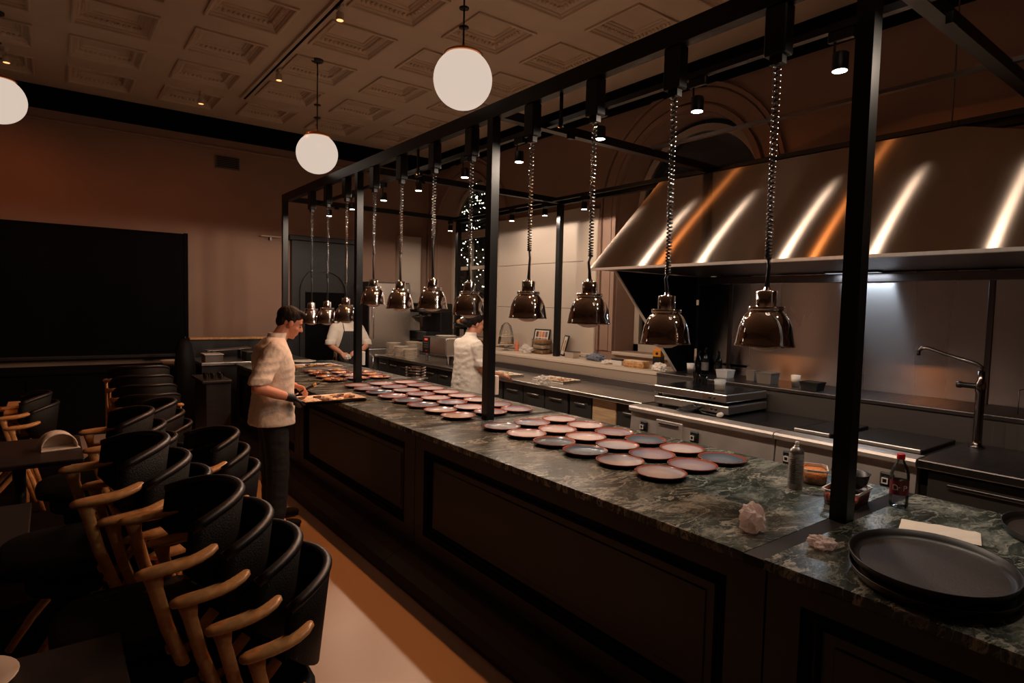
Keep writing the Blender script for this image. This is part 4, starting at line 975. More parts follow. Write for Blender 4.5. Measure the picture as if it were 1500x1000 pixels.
# cool working light fitted in the hood soffit
pm('hood_lamp_glass', (.8, .85, .9), .4, emit=(.75, .87, 1), estr=.5)
t = thing('hood_lamp', 'small cool white lamp fitted in the underside of the steel hood', 'lamp', (5.40, 2.36, HZ-.013))
MB().box(-.05, .05, -.22, .22, -.016, 0, .004).build('housing', 'steel_dark', t); MB().box(-.04, .04, -.21, .21, -.018, -.0155).build('diffuser', 'hood_lamp_glass', t)
hl = bpy.data.lights.new('hood_light', 'AREA'); hl.energy = 5; hl.color = (.72, .86, 1); hl.shape = 'RECTANGLE'; hl.size = .07; hl.size_y = .42
ho = bpy.data.objects.new('hood_light', hl); COL.objects.link(ho); ho.parent = t; ho.location = (0, 0, -.02)

# ------------------------------------------------------------------ far end of the kitchen
t = thing('steel_oven', 'small stainless oven with red display standing on the worktop', 'oven', (4.36, 7.55, WZ+.13), 0)
MB().box(0, .50, -.34, .34, 0, .25, .008).build('case', 'steel', t)
p_ = MB().box(-.012, 0, .12, .335, .005, .245, .004).build('control_panel', 'plastic_black', t)
pm('red_led', (.3, .02, .01), .4, emit=(1, .08, .04), estr=.9)
MB().box(-.014, -.011, .18, .27, .195, .222).build('display', 'red_led', p_); MB().box(-.015, -.011, .19, .24, .035, .055, .002).build('red_switch', 'cap_red', p_)
for k in range(3): MB().box(-.0145, -.011, .16, .28, .09+k*.032, .10+k*.032).build('button_row', 'tub_grey', p_)
MB().box(-.010, 0, -.33, .11, .02, .235, .004).build('door', 'steel', t)
for (a, b) in ((.05, -.3), (.05, .3), (.45, -.3), (.45, .3)): MB().lathe([(.02, -.128), (.02, 0), (0, 0)], (a, b, 0), 10, close=True).build('leg', 'steel_dark', t)
o = tag(MB().lathe([(0, .006), (.10, .008), (.15, .02), (.153, .018), (.1, .002), (0, 0)], seg=32, close=True).build('white_plate', 'white_ceramic'), 'white plate lying on top of the small steel oven', 'plate'); o.location = (4.58, 7.6, WZ+.381)
# stacks of plates: every plate a thing
mb = MB(); mb.lathe([(0, .004), (.07, .004), (.115, .018), (.118, .017), (.075, 0), (0, 0)], seg=22, close=True); STK = mb.mesh('stack_plate'); STK.materials.append(MATS['white_ceramic'])
stacks = [(Vector((4.42, 8.98, 0)), 11, 'tallest plate stack at the back'), (Vector((4.40, 8.68, 0)), 9, 'plate stack in the middle of the worktop group'), (Vector((4.40, 8.38, 0)), 8, 'plate stack nearest the small steel oven'), (Vector((4.68, 8.82, 0)), 12, 'plate stack against the window ledge')]
for (p, n, lab) in stacks:
    for k in range(n):
        o = link('stacked_plate', STK); o.location = (max(p.x, WX+.13)+random.uniform(-.006, .006), p.y+random.uniform(-.006, .006), WZ+.001+k*.0195); tag(o, 'white plate in the '+lab, 'plate', lab)
o = thing('paper_box', 'small pale blue carton on the worktop beside the plate stacks', 'box', tuple(at(549, 515, z=WZ)+Vector((.1, 0, 0)))); pm('carton_blue', lin((130, 132, 140)), .7)
MB().box(-.10, .10, -.13, .13, 0, .13, .003).build('carton', 'carton_blue', o); MB().lathe([(.02, 0), (.02, .002), (0, .002)], (-.1, -.02, .09), 12, rot=Matrix.Rotation(-PI/2, 3, 'Y'), close=True).build('hand_hole', 'plastic_black', o)
# pots on a trolley in the aisle
t = thing('kitchen_trolley', 'low steel trolley holding pots behind the counter', 'trolley', (3.62, 6.75, 0))
for z in (.30, .66): MB().box(-.22, .22, -.25, .25, z-.012, z, .004).build('shelf', 'steel_dark', t)
for (a, b) in ((-.2, -.23), (.2, -.23), (.2, .23), (-.2, .23)): MB().tube([(a, b, .0), (a, b, .72)], .012, 8).build('leg', 'steel', t)
def pot(label, loc, r, h, mat='steel'):
    o = thing('cooking_pot', label, 'pot', loc)
    MB().lathe([(0, 0), (r*.95, 0), (r, .01), (r, h), (r+.006, h+.003), (r-.004, h), (r-.006, .012), (0, .012)], seg=32, close=True).build('pot_wall', mat, o)
    for s_ in (-1, 1): MB().tube([(s_*r*.5, -r*.87, h*.75), (s_*r*.35, -r*1.15, h*.8), (0, -r*1.2, h*.8), (-s_*r*.35, -r*1.15, h*.8), (-s_*r*.5, -r*.87, h*.75)] if s_ < 0 else [(r*.5, r*.87, h*.75), (r*.35, r*1.15, h*.8), (0, r*1.2, h*.8), (-r*.35, r*1.15, h*.8), (-r*.5, r*.87, h*.75)], .006, 6).build('handle', mat, o)
    return o
pot('wide pale steel pot on the trolley behind the plates', (3.62, 6.72, .661), .15, .16)
for k in range(4):
    o = tag(MB().lathe([(0, 0), (.10, 0), (.125, .035), (.13, .036), (.105, .004), (0, .004)], seg=26, close=True).build('steel_bowl', 'chrome'), 'shiny steel bowl stacked on the pot on the trolley', 'bowl', 'stacked steel bowls'); o.location = (3.62, 6.72, .826+k*.034)
# coffee machine, bread basket
t = thing('coffee_machine', 'black espresso machine at the far end of the window ledge', 'coffee machine', (5.25, 9.25, LZ), 0)
MB().box(-.26, .26, -.32, .32, .04, .18, .01).build('base', 'plastic_black', t); MB().box(.02, .26, -.32, .32, .18, .52, .01).build('back_body', 'plastic_black', t); MB().box(-.24, .26, -.32, .32, .50, .66, .02).build('head', 'steel_dark', t)
for y in (-.16, .16):
    g_ = MB().lathe([(.035, .44), (.035, .50), (0, .50)], (-.10, y, 0), 16, close=True).build('group_head', 'chrome', t); MB().tube([(-.10, y, .45), (-.26, y, .43)], .012, 8).build('handle', 'plastic_black', g_)
MB().box(-.242, -.238, -.2, .2, .56, .60).build('name_plate', 'steel', t)
for k in range(4):
    o = tag(MB().lathe([(0, .0), (.03, 0), (.045, .05), (.047, .05), (.032, .004), (0, .004)], seg=16, close=True).build('coffee_cup', 'white_ceramic'), 'white cup on top of the espresso machine', 'cup', 'cups on the espresso machine'); o.location = (5.20+.12*(k % 2), 9.05+.12*k, LZ+.661)
t = thing('bread_basket', 'wire basket of brown bread loaves on a foot on the window ledge', 'basket', (5.20, 8.06, LZ+.30))
MB().lathe([(0, 0), (.14, 0), (.19, .06), (.195, .06), (.145, -.006), (0, -.006)], seg=26, close=True).build('basket', 'black_metal', t); MB().tube([(0, 0, -.30), (0, 0, 0)], .02, 8).lathe([(.12, -.298), (.12, -.285), (0, -.28)], seg=20, close=True).build('foot', 'black_metal', t)
for k in range(5): MB().ell((.07*math.cos(k*1.3), .08*math.sin(k*1.3), .075+.02*(k % 2)), (.075, .05, .05), Matrix.Rotation(k*.9, 3, 'Z'), seg=12, rings=8).build('loaf', 'food_brown' if k % 2 else 'food_tan', t)
# steel fridge against the back wall
t = thing('steel_fridge', 'tall stainless fridge standing against the back wall of the kitchen', 'fridge', (4.565, 9.955, 0))
MB().box(-.40, .36, -.55, 0, .1, 2.10, .01).build('case', 'steel_dark', t); d = MB().box(-.395, .355, -.585, -.55, 1.0, 2.08, .006).build('door', 'steel', t); MB().tube([(-.33, -.585, 1.15), (-.33, -.62, 1.17), (-.33, -.62, 1.75), (-.33, -.585, 1.77)], .010, 8).build('handle', 'chrome', d)
d = MB().box(-.395, .355, -.585, -.55, .12, .985, .006).build('door', 'steel', t); MB().tube([(-.33, -.585, .5), (-.33, -.62, .52), (-.33, -.62, .85), (-.33, -.585, .87)], .010, 8).build('handle', 'chrome', d); MB().box(-.38, .34, -.53, -.02, 0, .1).build('plinth', 'black_matt', t)
# dark host stand and low service cabinet beyond the counter end
t = thing('host_stand', 'dark wooden host stand with glasses on top by the counter end', 'stand', (1.62, 7.72, 0))
MB().box(-.25, .015, -.27, .38, 0, .80, .006).build('body', 'dark_wood', t); MB().box(-.29, .02, -.30, .41, .80, .83, .006).build('top', 'dark_wood', t); MB().box(-.265, .02, -.285, .395, 0, .06).build('plinth', 'black_matt', t)
for k in range(6):
    o = cup('shot_glass', 'small clear glass on the dark host stand', 'glass', (1.40+.075*(k % 3), 7.55+.09*(k//3), .831), .022, .028, .07, 'clear_glass', None, 'glasses on the host stand')
t = thing('service_cabinet', 'long low service cabinet with steel top under the back wall', 'cabinet', (2.05, 9.2, 0))
MB().box(-.47, .95, -.35, .55, 0, .86).build('body', 'dark_wood', t); MB().box(-.48, .98, -.38, .58, .86, .90, .006).build('top', 'steel', t); MB().box(-.48, .98, .50, .58, .90, 1.16).build('back_rail', 'dark_wood', t); MB().box(-.48, .99, .46, .60, 1.16, 1.19, .005).build('rail_cap', 'arm_wood', t)
o = thing('drawer_box', 'pale box with clear front on the steel top of the service cabinet', 'box', (1.72, 8.96, .901)); MB().box(-.10, .12, -.12, .14, 0, .10, .004).build('box', 'tub_grey', o); MB().box(-.11, .13, -.13, .15, .10, .112, .003).build('lid', 'plastic_white', o)
o = thing('tilted_tray', 'thin steel tray propped on the service cabinet top', 'tray', (2.0, 9.36, .9015)); MB().hexa([(-.28, -.14, .12), (.30, -.14, .15), (.30, .14, .15), (-.28, .14, .12), (-.28, -.14, .13), (.30, -.14, .16), (.30, .14, .16), (-.28, .14, .13)]).build('sheet', 'steel', o); MB().box(-.2, -.16, -.1, .1, 0, .124).box(.16, .2, -.1, .1, 0, .142).build('support', 'steel_dark', o)
o = thing('card_terminal', 'black device case with handle on the service cabinet end', 'case', (2.30, 8.98, .901)); MB().box(-.16, .16, -.12, .14, 0, .13, .006).build('case', 'plastic_black', o); MB().tube([(-.05, -.12, .09), (-.05, -.14, .10), (.05, -.14, .10), (.05, -.12, .09)], .006, 6).build('handle', 'steel', o)
o = tag(MB().lathe([(0, .004), (.06, .004), (.13, .085), (.135, .085), (.065, 0), (0, 0)], seg=30, close=True).build('white_bowl', 'white_ceramic'), 'white bowl standing on the dark bench below the black board', 'bowl'); o.location = (1.29, 9.35, .821)
t = thing('hooded_coat', 'black fabric cover draped over a stand beside the service cabinet', 'cover', (1.40, 8.97, 0))
MB().loft([[(-.12, -.10, 0), (.12, -.10, 0), (.12, .10, 0), (-.12, .10, 0)], [(-.11, -.10, .9), (.11, -.10, .9), (.11, .1, .9), (-.11, .1, .9)], [(-.08, -.07, 1.15), (.07, -.07, 1.15), (.07, .07, 1.15), (-.08, .07, 1.15)], [(-.03, -.03, 1.22), (.03, -.03, 1.22), (.03, .03, 1.22), (-.03, .03, 1.22)]]).build('fabric', 'black_leather', t)
MB().tube([(0, 0, 1.2), (0, 0, 1.25)], .012, 8).build('peg', 'black_metal', t)

# ------------------------------------------------------------------ stacked chairs
def make_chair():
    o = thing('dining_chair', '', 'chair')
    # curved back shell, open towards -x
    R, n = .275, 18; a0 = math.radians(72); inn = []; rings = []
    for k in range(n+1):
        a = -a0+2*a0*k/n; e = abs(a)/a0; zt = .835-.05*e**3; zb = .50+.16*e**2.2
        ci, co = (R-.012), (R+.012); dx = -.02
        f = lambda r, z: (dx+r*math.cos(a)+(z-.6)*.12, r*math.sin(a)*.95, z)
        rings.append([f(ci, zb), f(ci, (zb+zt)/2), f(ci, zt), f(R, zt+.010), f(co, zt), f(co, (zb+zt)/2), f(co, zb)])
    MB().loft(rings).build('backrest', 'black_leather', o)
    pts = [(r[3][0]+.0, r[3][1], r[3][2]-.002) for r in rings]; MB().tube(pts, .0165, 8).build('back_rim', 'rim_leather', o)
    # seat
    def sr(s, z): return [(-.02+.245*s*math.copysign(abs(math.cos(q))**.6, math.cos(q)), .235*s*math.copysign(abs(math.sin(q))**.6, math.sin(q)), z) for q in [2*PI*i/24 for i in range(24)]]
    MB().loft([sr(.86, .425), sr(1, .435), sr(1, .46), sr(.92, .478), sr(.5, .483)]).build('seat', 'black_leather', o)
    for s in (-1, 1):
        y = s*.262
        pts = [(-.062, y*1.02, .690), (-.056, y*1.02, .692), (-.04, y*1.02, .694), (-.01, y*1.02, .696), (.03, y*1.02, .698), (.07, y*1.0, .701), (.105, y*.97, .706), (.135, y*.92, .713), (.155, y*.87, .720), (.163, y*.84, .723)]
        MB().tube(pts, [.008, .020, .027, .030, .031, .031, .030, .028, .022, .010], 14, flat=.55).build('armrest', 'arm_wood', o)
        MB().tube([(-.015, y*1.02, .690), (-.008, y*1.02, .64), (.02, y*1.02, .52), (.11, y*1.04, .25), (.175, y*1.06, 0.0)], [.030, .021, .020, .020, .017], 10, flat=.62, up=(0, 1, 0)).build('arm_leg', 'arm_wood', o)
        MB().tube([(.165, s*.20, .50), (.05, s*.215, .38), (-.16, s*.225, .12), (-.235, s*.23, 0)], [.018, .018, .016, .014], 10).build('cross_leg', 'arm_wood', o)
    MB().tube([(.03, -.262, .44), (.03, .262, .44)], .013, 8).build('seat_rail', 'arm_wood', o)
    return o
proto = make_chair(); first = [True]
def stack(x, y, rz, n, step, labels, group, z0=0):
    out = []
    for k in range(n):
        loc = (x+step[0]*k, y+step[1]*k, z0+step[2]*k)
        lab = labels[k] if isinstance(labels, list) else labels
        if first[0]: c = proto; c.location = loc; c.rotation_euler = (0, 0, rz); c['label'] = lab; c['group'] = group; first[0] = False
        else: c = dup(proto, loc, rz, lab, group)
        out.append(c)
    return out
pos = ['bottom', 'second from bottom', 'third from bottom', 'fourth from bottom', 'topmost']
def labs_(where, n): return [('black shell chair with wood arms, %s of stack %s' % (pos[k] if k < n-1 else 'topmost', where)) for k in range(n)]
stack(.484, 2.105, 0, 4, (-.081, .060, .082), labs_('over bright floor', 4), 'chairs in the bright floor stack')
stack(.40, 2.86, .05, 5, (-.078, -.005, .082), labs_('behind the bright one', 5), 'chairs in the second stack')
stack(.62, 3.52, .1, 3, (-.04, .06, .082), labs_('beside the aisle', 3), 'chairs in the aisle stack')
stack(.36, 4.10, 0, 4, (-.06, 0, .082), labs_('next to the folded napkin', 4), 'chairs in the napkin stack')
stack(.52, 4.95, 0, 3, (-.05, 0, .082), labs_('behind the folded napkin', 3), 'chairs in the far napkin stack')
stack(.74, 6.75, -PI/2, 4, (-.02, .075, .082), labs_('near the host stand', 4), 'chairs in the host stand stack')
stack(-.25, 6.4, 0, 2, (-.05, 0, .082), labs_('before the dark bench cabinet', 2), 'chairs before the dark bench')
pm('unlit_floor_dark', (.010, .006, .005), .95, bump=.4, bscale=300, spec=.05)  # thin dark sheet laid over the pale floor in place of shade
tag(MB().box(X0+.02, .14, Y0+.02, 9.15, .0002, .001).build('unlit_floor_sheet', 'unlit_floor_dark'), 'dark sheet standing in for unlit floor under the tables and stacked chairs', 'unlit_floor_sheet')
# dark tables among the chairs
def table(label, loc, lx, ly):
    o = thing('dining_table', label, 'table', loc)
    MB().box(-lx, lx, -ly, ly, .715, .745, .006).build('tabletop', 'table_dark', o); MB().tube([(0, 0, .02), (0, 0, .715)], .035, 12).build('column', 'black_metal', o); MB().lathe([(.24, 0), (.24, .012), (.05, .03), (0, .03)], seg=28, close=True).build('foot', 'black_metal', o)
    return o
pm('table_dark', (.012, .007, .006), .45)
table('dark dining table with a folded napkin standing on it', (-.18, 4.95, 0), .33, .40)
table('dark dining table at the near picture corner with plate', (-.18, 1.75, 0), .33, .36)
table('dark dining table in the middle of the stacked chairs', (-.42, 3.3, 0), .33, .40)
o = thing('folded_napkin', 'white folded napkin standing on the dark table among stacked chairs', 'napkin', (.02, 4.93, .746), .15)
mb = MB(); rg = []
for k in range(13):
    a = PI*k/12; rg.append([(-.10*math.cos(a), -.07, .11*math.sin(a)**.8 if k not in (0, 12) else 0), (-.10*math.cos(a), .07, .11*math.sin(a)**.8 if k not in (0, 12) else 0), (-.093*math.cos(a), .07, .103*math.sin(a)**.8 if k not in (0, 12) else 0), (-.093*math.cos(a), -.07, .103*math.sin(a)**.8 if k not in (0, 12) else 0)])
mb.loft(rg); mb.add([(-.10*math.cos(PI*k/12), .06, .106*math.sin(PI*k/12)**.8 if 0 < k < 12 else 0) for k in range(13)], [tuple(range(13))]); mb.build('fold', 'cream_cloth', o); MB().box(-.10, .11, -.08, .08, 0, .008, .003).build('base_fold', 'cream_cloth', o)
o = tag(MB().lathe([(0, .006), (.08, .008), (.12, .02), (.123, .018), (.08, .002), (0, 0)], seg=32, close=True).build('side_plate', 'white_ceramic'), 'white plate cut by the picture edge on the near dark table', 'plate'); o.location = tuple(at(-62, 1010, z=.748))

# white socket boxes fixed to the near posts
cf = bpy.data.objects['canopy_frame']
for yy in PYS[1:3]: shift(O, MB().box(PXN+PS, PXN+PS+.035, yy-.004, yy+.06, 1.10, 1.24, .004)).build('socket_box', 'plastic_white', cf)

# ------------------------------------------------------------------ people
def remesh(name, mb, vox, mat, parent=None, smooth=3):
    o = mb.build(name+'_raw', mat); m_ = o.modifiers.new('r', 'REMESH'); m_.mode = 'VOXEL'; m_.voxel_size = vox; m_.use_smooth_shade = True
    if smooth: s_ = o.modifiers.new('s', 'SMOOTH'); s_.factor = .5; s_.iterations = smooth
    dg = bpy.context.evaluated_depsgraph_get(); me = bpy.data.meshes.new_from_object(o.evaluated_get(dg)); me.name = name
    old = o.data; bpy.data.objects.remove(o); bpy.data.meshes.remove(old)
    me.polygons.foreach_set('use_smooth', [True]*len(me.polygons))
    if not me.materials: me.materials.append(MATS[mat])
    return link(name, me, parent)
def ring(c, rx, ry, z, n=28, pw=.85):
    return [(c[0]+rx*math.copysign(abs(math.cos(a))**pw, math.cos(a)), c[1]+ry*math.copysign(abs(math.sin(a))**pw, math.sin(a)), z) for a in [2*PI*i/n for i in range(n)]]
def head_parts(mb, T):
    R3 = T.to_3x3()
    def E(c, r): mb.ell(T @ Vector(c), r, R3, 16, 10)
    def C(a, r0, b, r1): mb.cap(T @ Vector(a), r0, T @ Vector(b), r1)
    E((-.012, 0, .030), (.096, .076, .088)); E((.026, 0, -.030), (.064, .060, .080)); E((.036, 0, -.076), (.044, .046, .034)); E((.060, 0, -.098), (.018, .020, .016))
    C((.084, 0, .008), .008, (.104, 0, -.026), .012); C((.098, -.009, -.030), .007, (.098, .009, -.030), .007)
    E((.070, 0, .022), (.020, .052, .012)); C((.078, -.014, -.058), .009, (.078, .014, -.058), .009); C((.078, -.011, -.070), .008, (.078, .011, -.070), .008)
    for s in (-1, 1):
        E((.050, s*.032, -.034), (.030, .026, .030)); E((-.008, s*.076, -.006), (.018, .009, .030)); E((.0, s*.074, -.026), (.010, .007, .010))
def face_bits(T, body):
    for s in (-1, 1):
        mb = MB(); mb.ell(T @ Vector((.078, s*.030, -.002)), (.008, .012, .0055), T.to_3x3(), 10, 6); mb.build('eye', 'eye_white', body)
        mb = MB(); mb.ell(T @ Vector((.0855, s*.030, -.003)), (.003, .0055, .0055), T.to_3x3(), 8, 5); mb.build('iris', 'hair_brown', body)
        mb = MB(); mb.tube([T @ Vector((.088, s*.014, .022)), T @ Vector((.087, s*.030, .027)), T @ Vector((.074, s*.046, .022))], .0045, 6); mb.build('eyebrow', 'hair_brown', body)
    mb = MB(); mb.ell(T @ Vector((.087, 0, -.064)), (.005, .018, .005), T.to_3x3(), 10, 6); mb.build('lips', 'lip', body)
pm('eye_white', lin((150, 125, 112)), .4); pm('lip', lin((150, 78, 66)), .5)
def hand(mb, w, d, n, side, curl=.5, g=0, spread=.0, clos=None):
    """palm and five fingers: w wrist, d pointing direction, n palm normal, side +1 thumb along d x n"""
    w = Vector(w); d = Vector(d).normalized(); n = Vector(n); n = (n-d*n.dot(d)).normalized(); s = d.cross(n)*side
    for off in (-.026, -.009, .009, .026): mb.cap(w+d*.012+s*off*.6, .014+g, w+d*.082+s*off, .0125+g)
    for off, ln, cu in ((-.029, .058, 1.15), (-.010, .072, 1.05), (.010, .078, 1.0), (.029, .070, .9)):
        p = w+d*.086+s*off; dd = (d+s*off*spread)
        c1 = curl*cu*.55; c2 = curl*cu*1.25; c3 = curl*cu*1.8
        for (c, f, r) in ((c1, .45, .0092), (c2, .32, .0085), (c3, .25, .0076)):
            q = p+(dd*math.cos(c)+n*math.sin(c)).normalized()*ln*f; mb.cap(p, r+g, q, r*.95+g, 10); p = q
    p = w+d*.022+s*.026; q = p+(d*.55+s*.75+n*.25).normalized()*.040; mb.cap(p, .0135+g, q, .0115+g); r_ = q+(d*.9+s*.15+n*.5).normalized()*.032; mb.cap(q, .011+g, r_, .009+g)
def limb(mb, pts):
    for (p, r), (q, r2) in zip(pts[:-1], pts[1:]): mb.cap(p, r, q, r2, 14)
def shoe(name, heel, toe, mat, parent):
    h = Vector(heel); t_ = Vector(toe); d = (t_-h).normalized(); L = (t_-h).length; R3 = Matrix.Rotation(math.atan2(d.y, d.x), 3, 'Z')
    mb = MB(); mb.ell(h+d*L*.24+Vector((0, 0, .045)), (.075, .040, .045), R3); mb.ell(h+d*L*.66+Vector((0, 0, .034)), (.105, .048, .034), R3); mb.ell(h+d*L*.86+Vector((0, 0, .030)), (.042, .044, .030), R3); mb.cap(h+d*L*.26+Vector((0, 0, .06)), .042, h+d*L*.28+Vector((0, 0, .115)), .045)
    o = remesh(name, mb, .008, mat, parent, 3)
    sl = MB(); out = [(.0, -.035), (.06, -.042), (.16, -.046), (.24, -.042), (.28, -.018), (.28, .018), (.24, .042), (.16, .046), (.06, .042), (.0, .035), (-.012, 0)]
    sl.loft([[tuple(h+R3 @ Vector((x*L/.285, y, z))) for x, y in out] for z in (.0005, .018)], False).build('sole', 'plastic_black', o)
    return o
def inst(T): return T

def mk_T(pos, yaw, pitch, roll=0): return Matrix.Translation(pos) @ Matrix.Rotation(yaw, 4, 'Z') @ Matrix.Rotation(pitch, 4, 'Y') @ Matrix.Rotation(roll, 4, 'X')

# --- cook at the counter, looking down at the tray
HT = mk_T((1.497, 4.845, 1.578), -.12, .42)
B = MB(); head_parts(B, HT)
B.cap((1.385, 4.84, 1.42), .062, HT @ Vector((-.022, 0, -.055)), .056)
B.loft([ring((1.355, 4.84), .11, .15, .86), ring((1.355, 4.84), .115, .16, .95), ring((1.36, 4.84), .105, .145, 1.08), ring((1.365, 4.84), .115, .165, 1.25), ring((1.36, 4.84), .105, .175, 1.35), ring((1.365, 4.84), .07, .12, 1.43), ring((1.375, 4.84), .05, .06, 1.46)])
RA = [((1.335, 4.665, 1.375), .056), ((1.185, 4.585, 1.14), .045), ((1.180, 4.575, 1.115), .043), ((1.31, 4.565, 1.065), .040), ((1.425, 4.585, 1.025), .027)]
LA = [((1.37, 5.015, 1.375), .056), ((1.375, 5.07, 1.14), .045), ((1.385, 5.075, 1.115), .043), ((1.48, 5.03, 1.085), .040), ((1.575, 4.985, 1.06), .027)]
limb(B, RA); limb(B, LA)
hand(B, (1.425, 4.585, 1.025), (.64, .66, -.38), (.15, .35, -.93), -1, .4)
hand(B, (1.575, 4.985, 1.06), (.72, -.62, -.28), (-.2, -.45, -.87), 1, 1.15)
RL = [((1.352, 4.775, .88), .082), ((1.37, 4.730, .50), .062), ((1.335, 4.69, .10), .042)]; LL = [((1.36, 4.905, .88), .082), ((1.387, 4.948, .50), .062), ((1.375, 4.95, .10), .042)]
limb(B, RL); limb(B, LL); B.ell((1.36, 4.69, .05), (.07, .035, .035)); B.ell((1.41, 4.948, .05), (.07, .035, .035))
P1 = tag(remesh('person', B, .0062, 'skin', None, 2), 'cook in white short sleeved jacket looking down at a tray beside the counter', 'person')
face_bits(HT, P1)
h = MB(); R3 = HT.to_3x3()
for c, r in (((-.024, 0, .046), (.102, .081, .083)), ((.036, 0, .094), (.050, .058, .027)), ((-.070, 0, .0), (.042, .064, .062)), ((-.01, .066, .02), (.030, .016, .035)), ((-.01, -.066, .02), (.030, .016, .035))): h.ell(HT @ Vector(c), r, R3, 18, 12)
remesh('hair', h, .0075, 'hair_brown', P1, 2)
S = MB(); S.loft([ring((1.352, 4.84), .165, .200, .80), ring((1.355, 4.84), .158, .192, .88), ring((1.362, 4.84), .148, .178, 1.0), ring((1.366, 4.84), .144, .176, 1.12), ring((1.368, 4.84), .146, .192, 1.22), ring((1.355, 4.84), .138, .200, 1.32), ring((1.350, 4.84), .108, .190, 1.395), ring((1.368, 4.84), .078, .115, 1.445), ring((1.385, 4.84), .064, .072, 1.47)])
S.cap((1.335, 4.668, 1.372), .080, (1.205, 4.60, 1.17), .074); S.cap((1.37, 5.012, 1.372), .080, (1.374, 5.058, 1.18), .072)
S.loft([ring((1.19, 4.588), .080, .070, 1.14, 16), ring((1.215, 4.603), .083, .075, 1.19, 16), ring((1.24, 4.62), .07, .06, 1.24, 16)])
def wrinkle(o, amp, sc, seed=0):
    for v in o.data.vertices:
        p = v.co; n1 = noise.noise(Vector((p.x*sc+seed, p.y*sc, p.z*sc*1.7))); n2 = noise.noise(Vector((p.x*sc*2.3, p.y*sc*2.3+seed, p.z*sc*3.1)))
        v.co = p + v.normal*(amp*(1-2*abs(n1))*.8 + amp*.4*n2)
sh = remesh('jacket', S, .010, 'chef_white', P1, 3); wrinkle(sh, .006, 9)
MB().loft([ring((1.388, 4.84), .070, .074, 1.455), ring((1.398, 4.84), .068, .070, 1.50), ring((1.400, 4.84), .063, .065, 1.502), ring((1.388, 4.84), .064, .068, 1.455)], True, False).build('collar', 'chef_white', P1)
tr = MB(); limb(tr, [((1.352, 4.775, .88), .102), ((1.37, 4.730, .50), .085), ((1.345, 4.695, .12), .073)]); limb(tr, [((1.36, 4.905, .88), .102), ((1.387, 4.948, .50), .085), ((1.385, 4.948, .12), .073)]); tr.loft([ring((1.355, 4.84), .125, .165, .80), ring((1.355, 4.84), .115, .155, .98)])
wrinkle(remesh('trousers', tr, .010, 'trouser_black', P1, 2), .005, 10, 3)
shoe('shoe', (1.25, 4.715, 0), (1.525, 4.665, 0), 'trouser_black', P1); shoe('shoe', (1.31, 4.955, 0), (1.595, 4.940, 0), 'trouser_black', P1)
gl = MB(); hand(gl, (1.425, 4.585, 1.025), (.64, .66, -.38), (.15, .35, -.93), -1, .4, .003); gl.cap((1.385, 4.578, 1.04), .034, (1.435, 4.590, 1.02), .032)
remesh('glove', gl, .005, 'glove_black', P1, 1)
t = thing('tongs', 'dark handled serving tool held by the cook over the tray', 'utensil', (1.66, 4.915, 1.04))
ax = (Vector((1.735, 4.885, 1.085))-Vector((1.60, 4.94, 1.01)))
MB().tube([-ax*.5, -ax*.1, ax*.3, ax*.62], [.008, .011, .012, .011], 8).build('handle', 'dark_wood', t); MB().tube([ax*.30, ax*.46], .0135, 8).build('ferrule', 'arm_wood', t); MB().tube([-ax*.5, -ax*.85], [.007, .004], 6).build('blade', 'steel', t)

# --- cook seen from behind at the worktop
HT = mk_T((3.685, 5.50, 1.548), -.25, .12)
B = MB(); head_parts(B, HT); B.cap((3.63, 5.53, 1.38), .054, HT @ Vector((-.02, 0, -.06)), .048)
B.loft([ring((3.63, 5.54), .11, .15, .82), ring((3.63, 5.54), .105, .14, 1.0), ring((3.635, 5.54), .105, .150, 1.2), ring((3.63, 5.54), .095, .16, 1.30), ring((3.63, 5.54), .06, .10, 1.39), ring((3.63, 5.53), .045, .05, 1.42)])
limb(B, [((3.62, 5.375, 1.32), .05), ((3.66, 5.335, 1.08), .040), ((3.69, 5.335, 1.05), .038), ((3.86, 5.36, 1.00), .034), ((3.96, 5.37, .985), .025)]); hand(B, (3.96, 5.37, .985), (.95, .1, -.25), (0, 0, -1), -1, .5)
limb(B, [((3.62, 5.70, 1.32), .05), ((3.68, 5.745, 1.08), .040), ((3.71, 5.74, 1.06), .038), ((3.87, 5.70, 1.00), .034), ((3.97, 5.68, .985), .025)]); hand(B, (3.97, 5.68, .985), (.95, -.1, -.25), (0, 0, -1), 1, .5)
limb(B, [((3.63, 5.465, .86), .09), ((3.64, 5.46, .46), .06), ((3.62, 5.46, .09), .04)]); limb(B, [((3.63, 5.615, .86), .09), ((3.64, 5.62, .46), .06), ((3.62, 5.62, .09), .04)])
B.ell((3.66, 5.46, .05), (.08, .035, .035)); B.ell((3.66, 5.62, .05), (.08, .035, .035))
P3 = tag(remesh('person', B, .0068, 'skin', None, 2), 'cook in white jacket with tied dark hair, back turned, working at the steel worktop', 'person'); face_bits(HT, P3)
h = MB(); R3 = HT.to_3x3()
for c, r in (((-.024, 0, .044), (.103, .084, .084)), ((.03, 0, .090), (.060, .062, .030)), ((-.075, 0, .005), (.046, .066, .060)), ((-.115, 0, .0), (.036, .036, .034)), ((-.02, .066, .01), (.035, .018, .035)), ((-.02, -.066, .01), (.035, .018, .035))): h.ell(HT @ Vector(c), r, R3, 18, 12)
remesh('hair', h, .0075, 'hair_brown', P3, 2)
S = MB(); S.loft([ring((3.615, 5.545), .160, .205, .77), ring((3.62, 5.545), .150, .195, .90), ring((3.625, 5.545), .138, .180, 1.05), ring((3.63, 5.54), .135, .182, 1.2), ring((3.622, 5.54), .122, .186, 1.29), ring((3.622, 5.54), .092, .165, 1.355), ring((3.632, 5.53), .064, .085, 1.40), ring((3.638, 5.53), .057, .060, 1.425)])
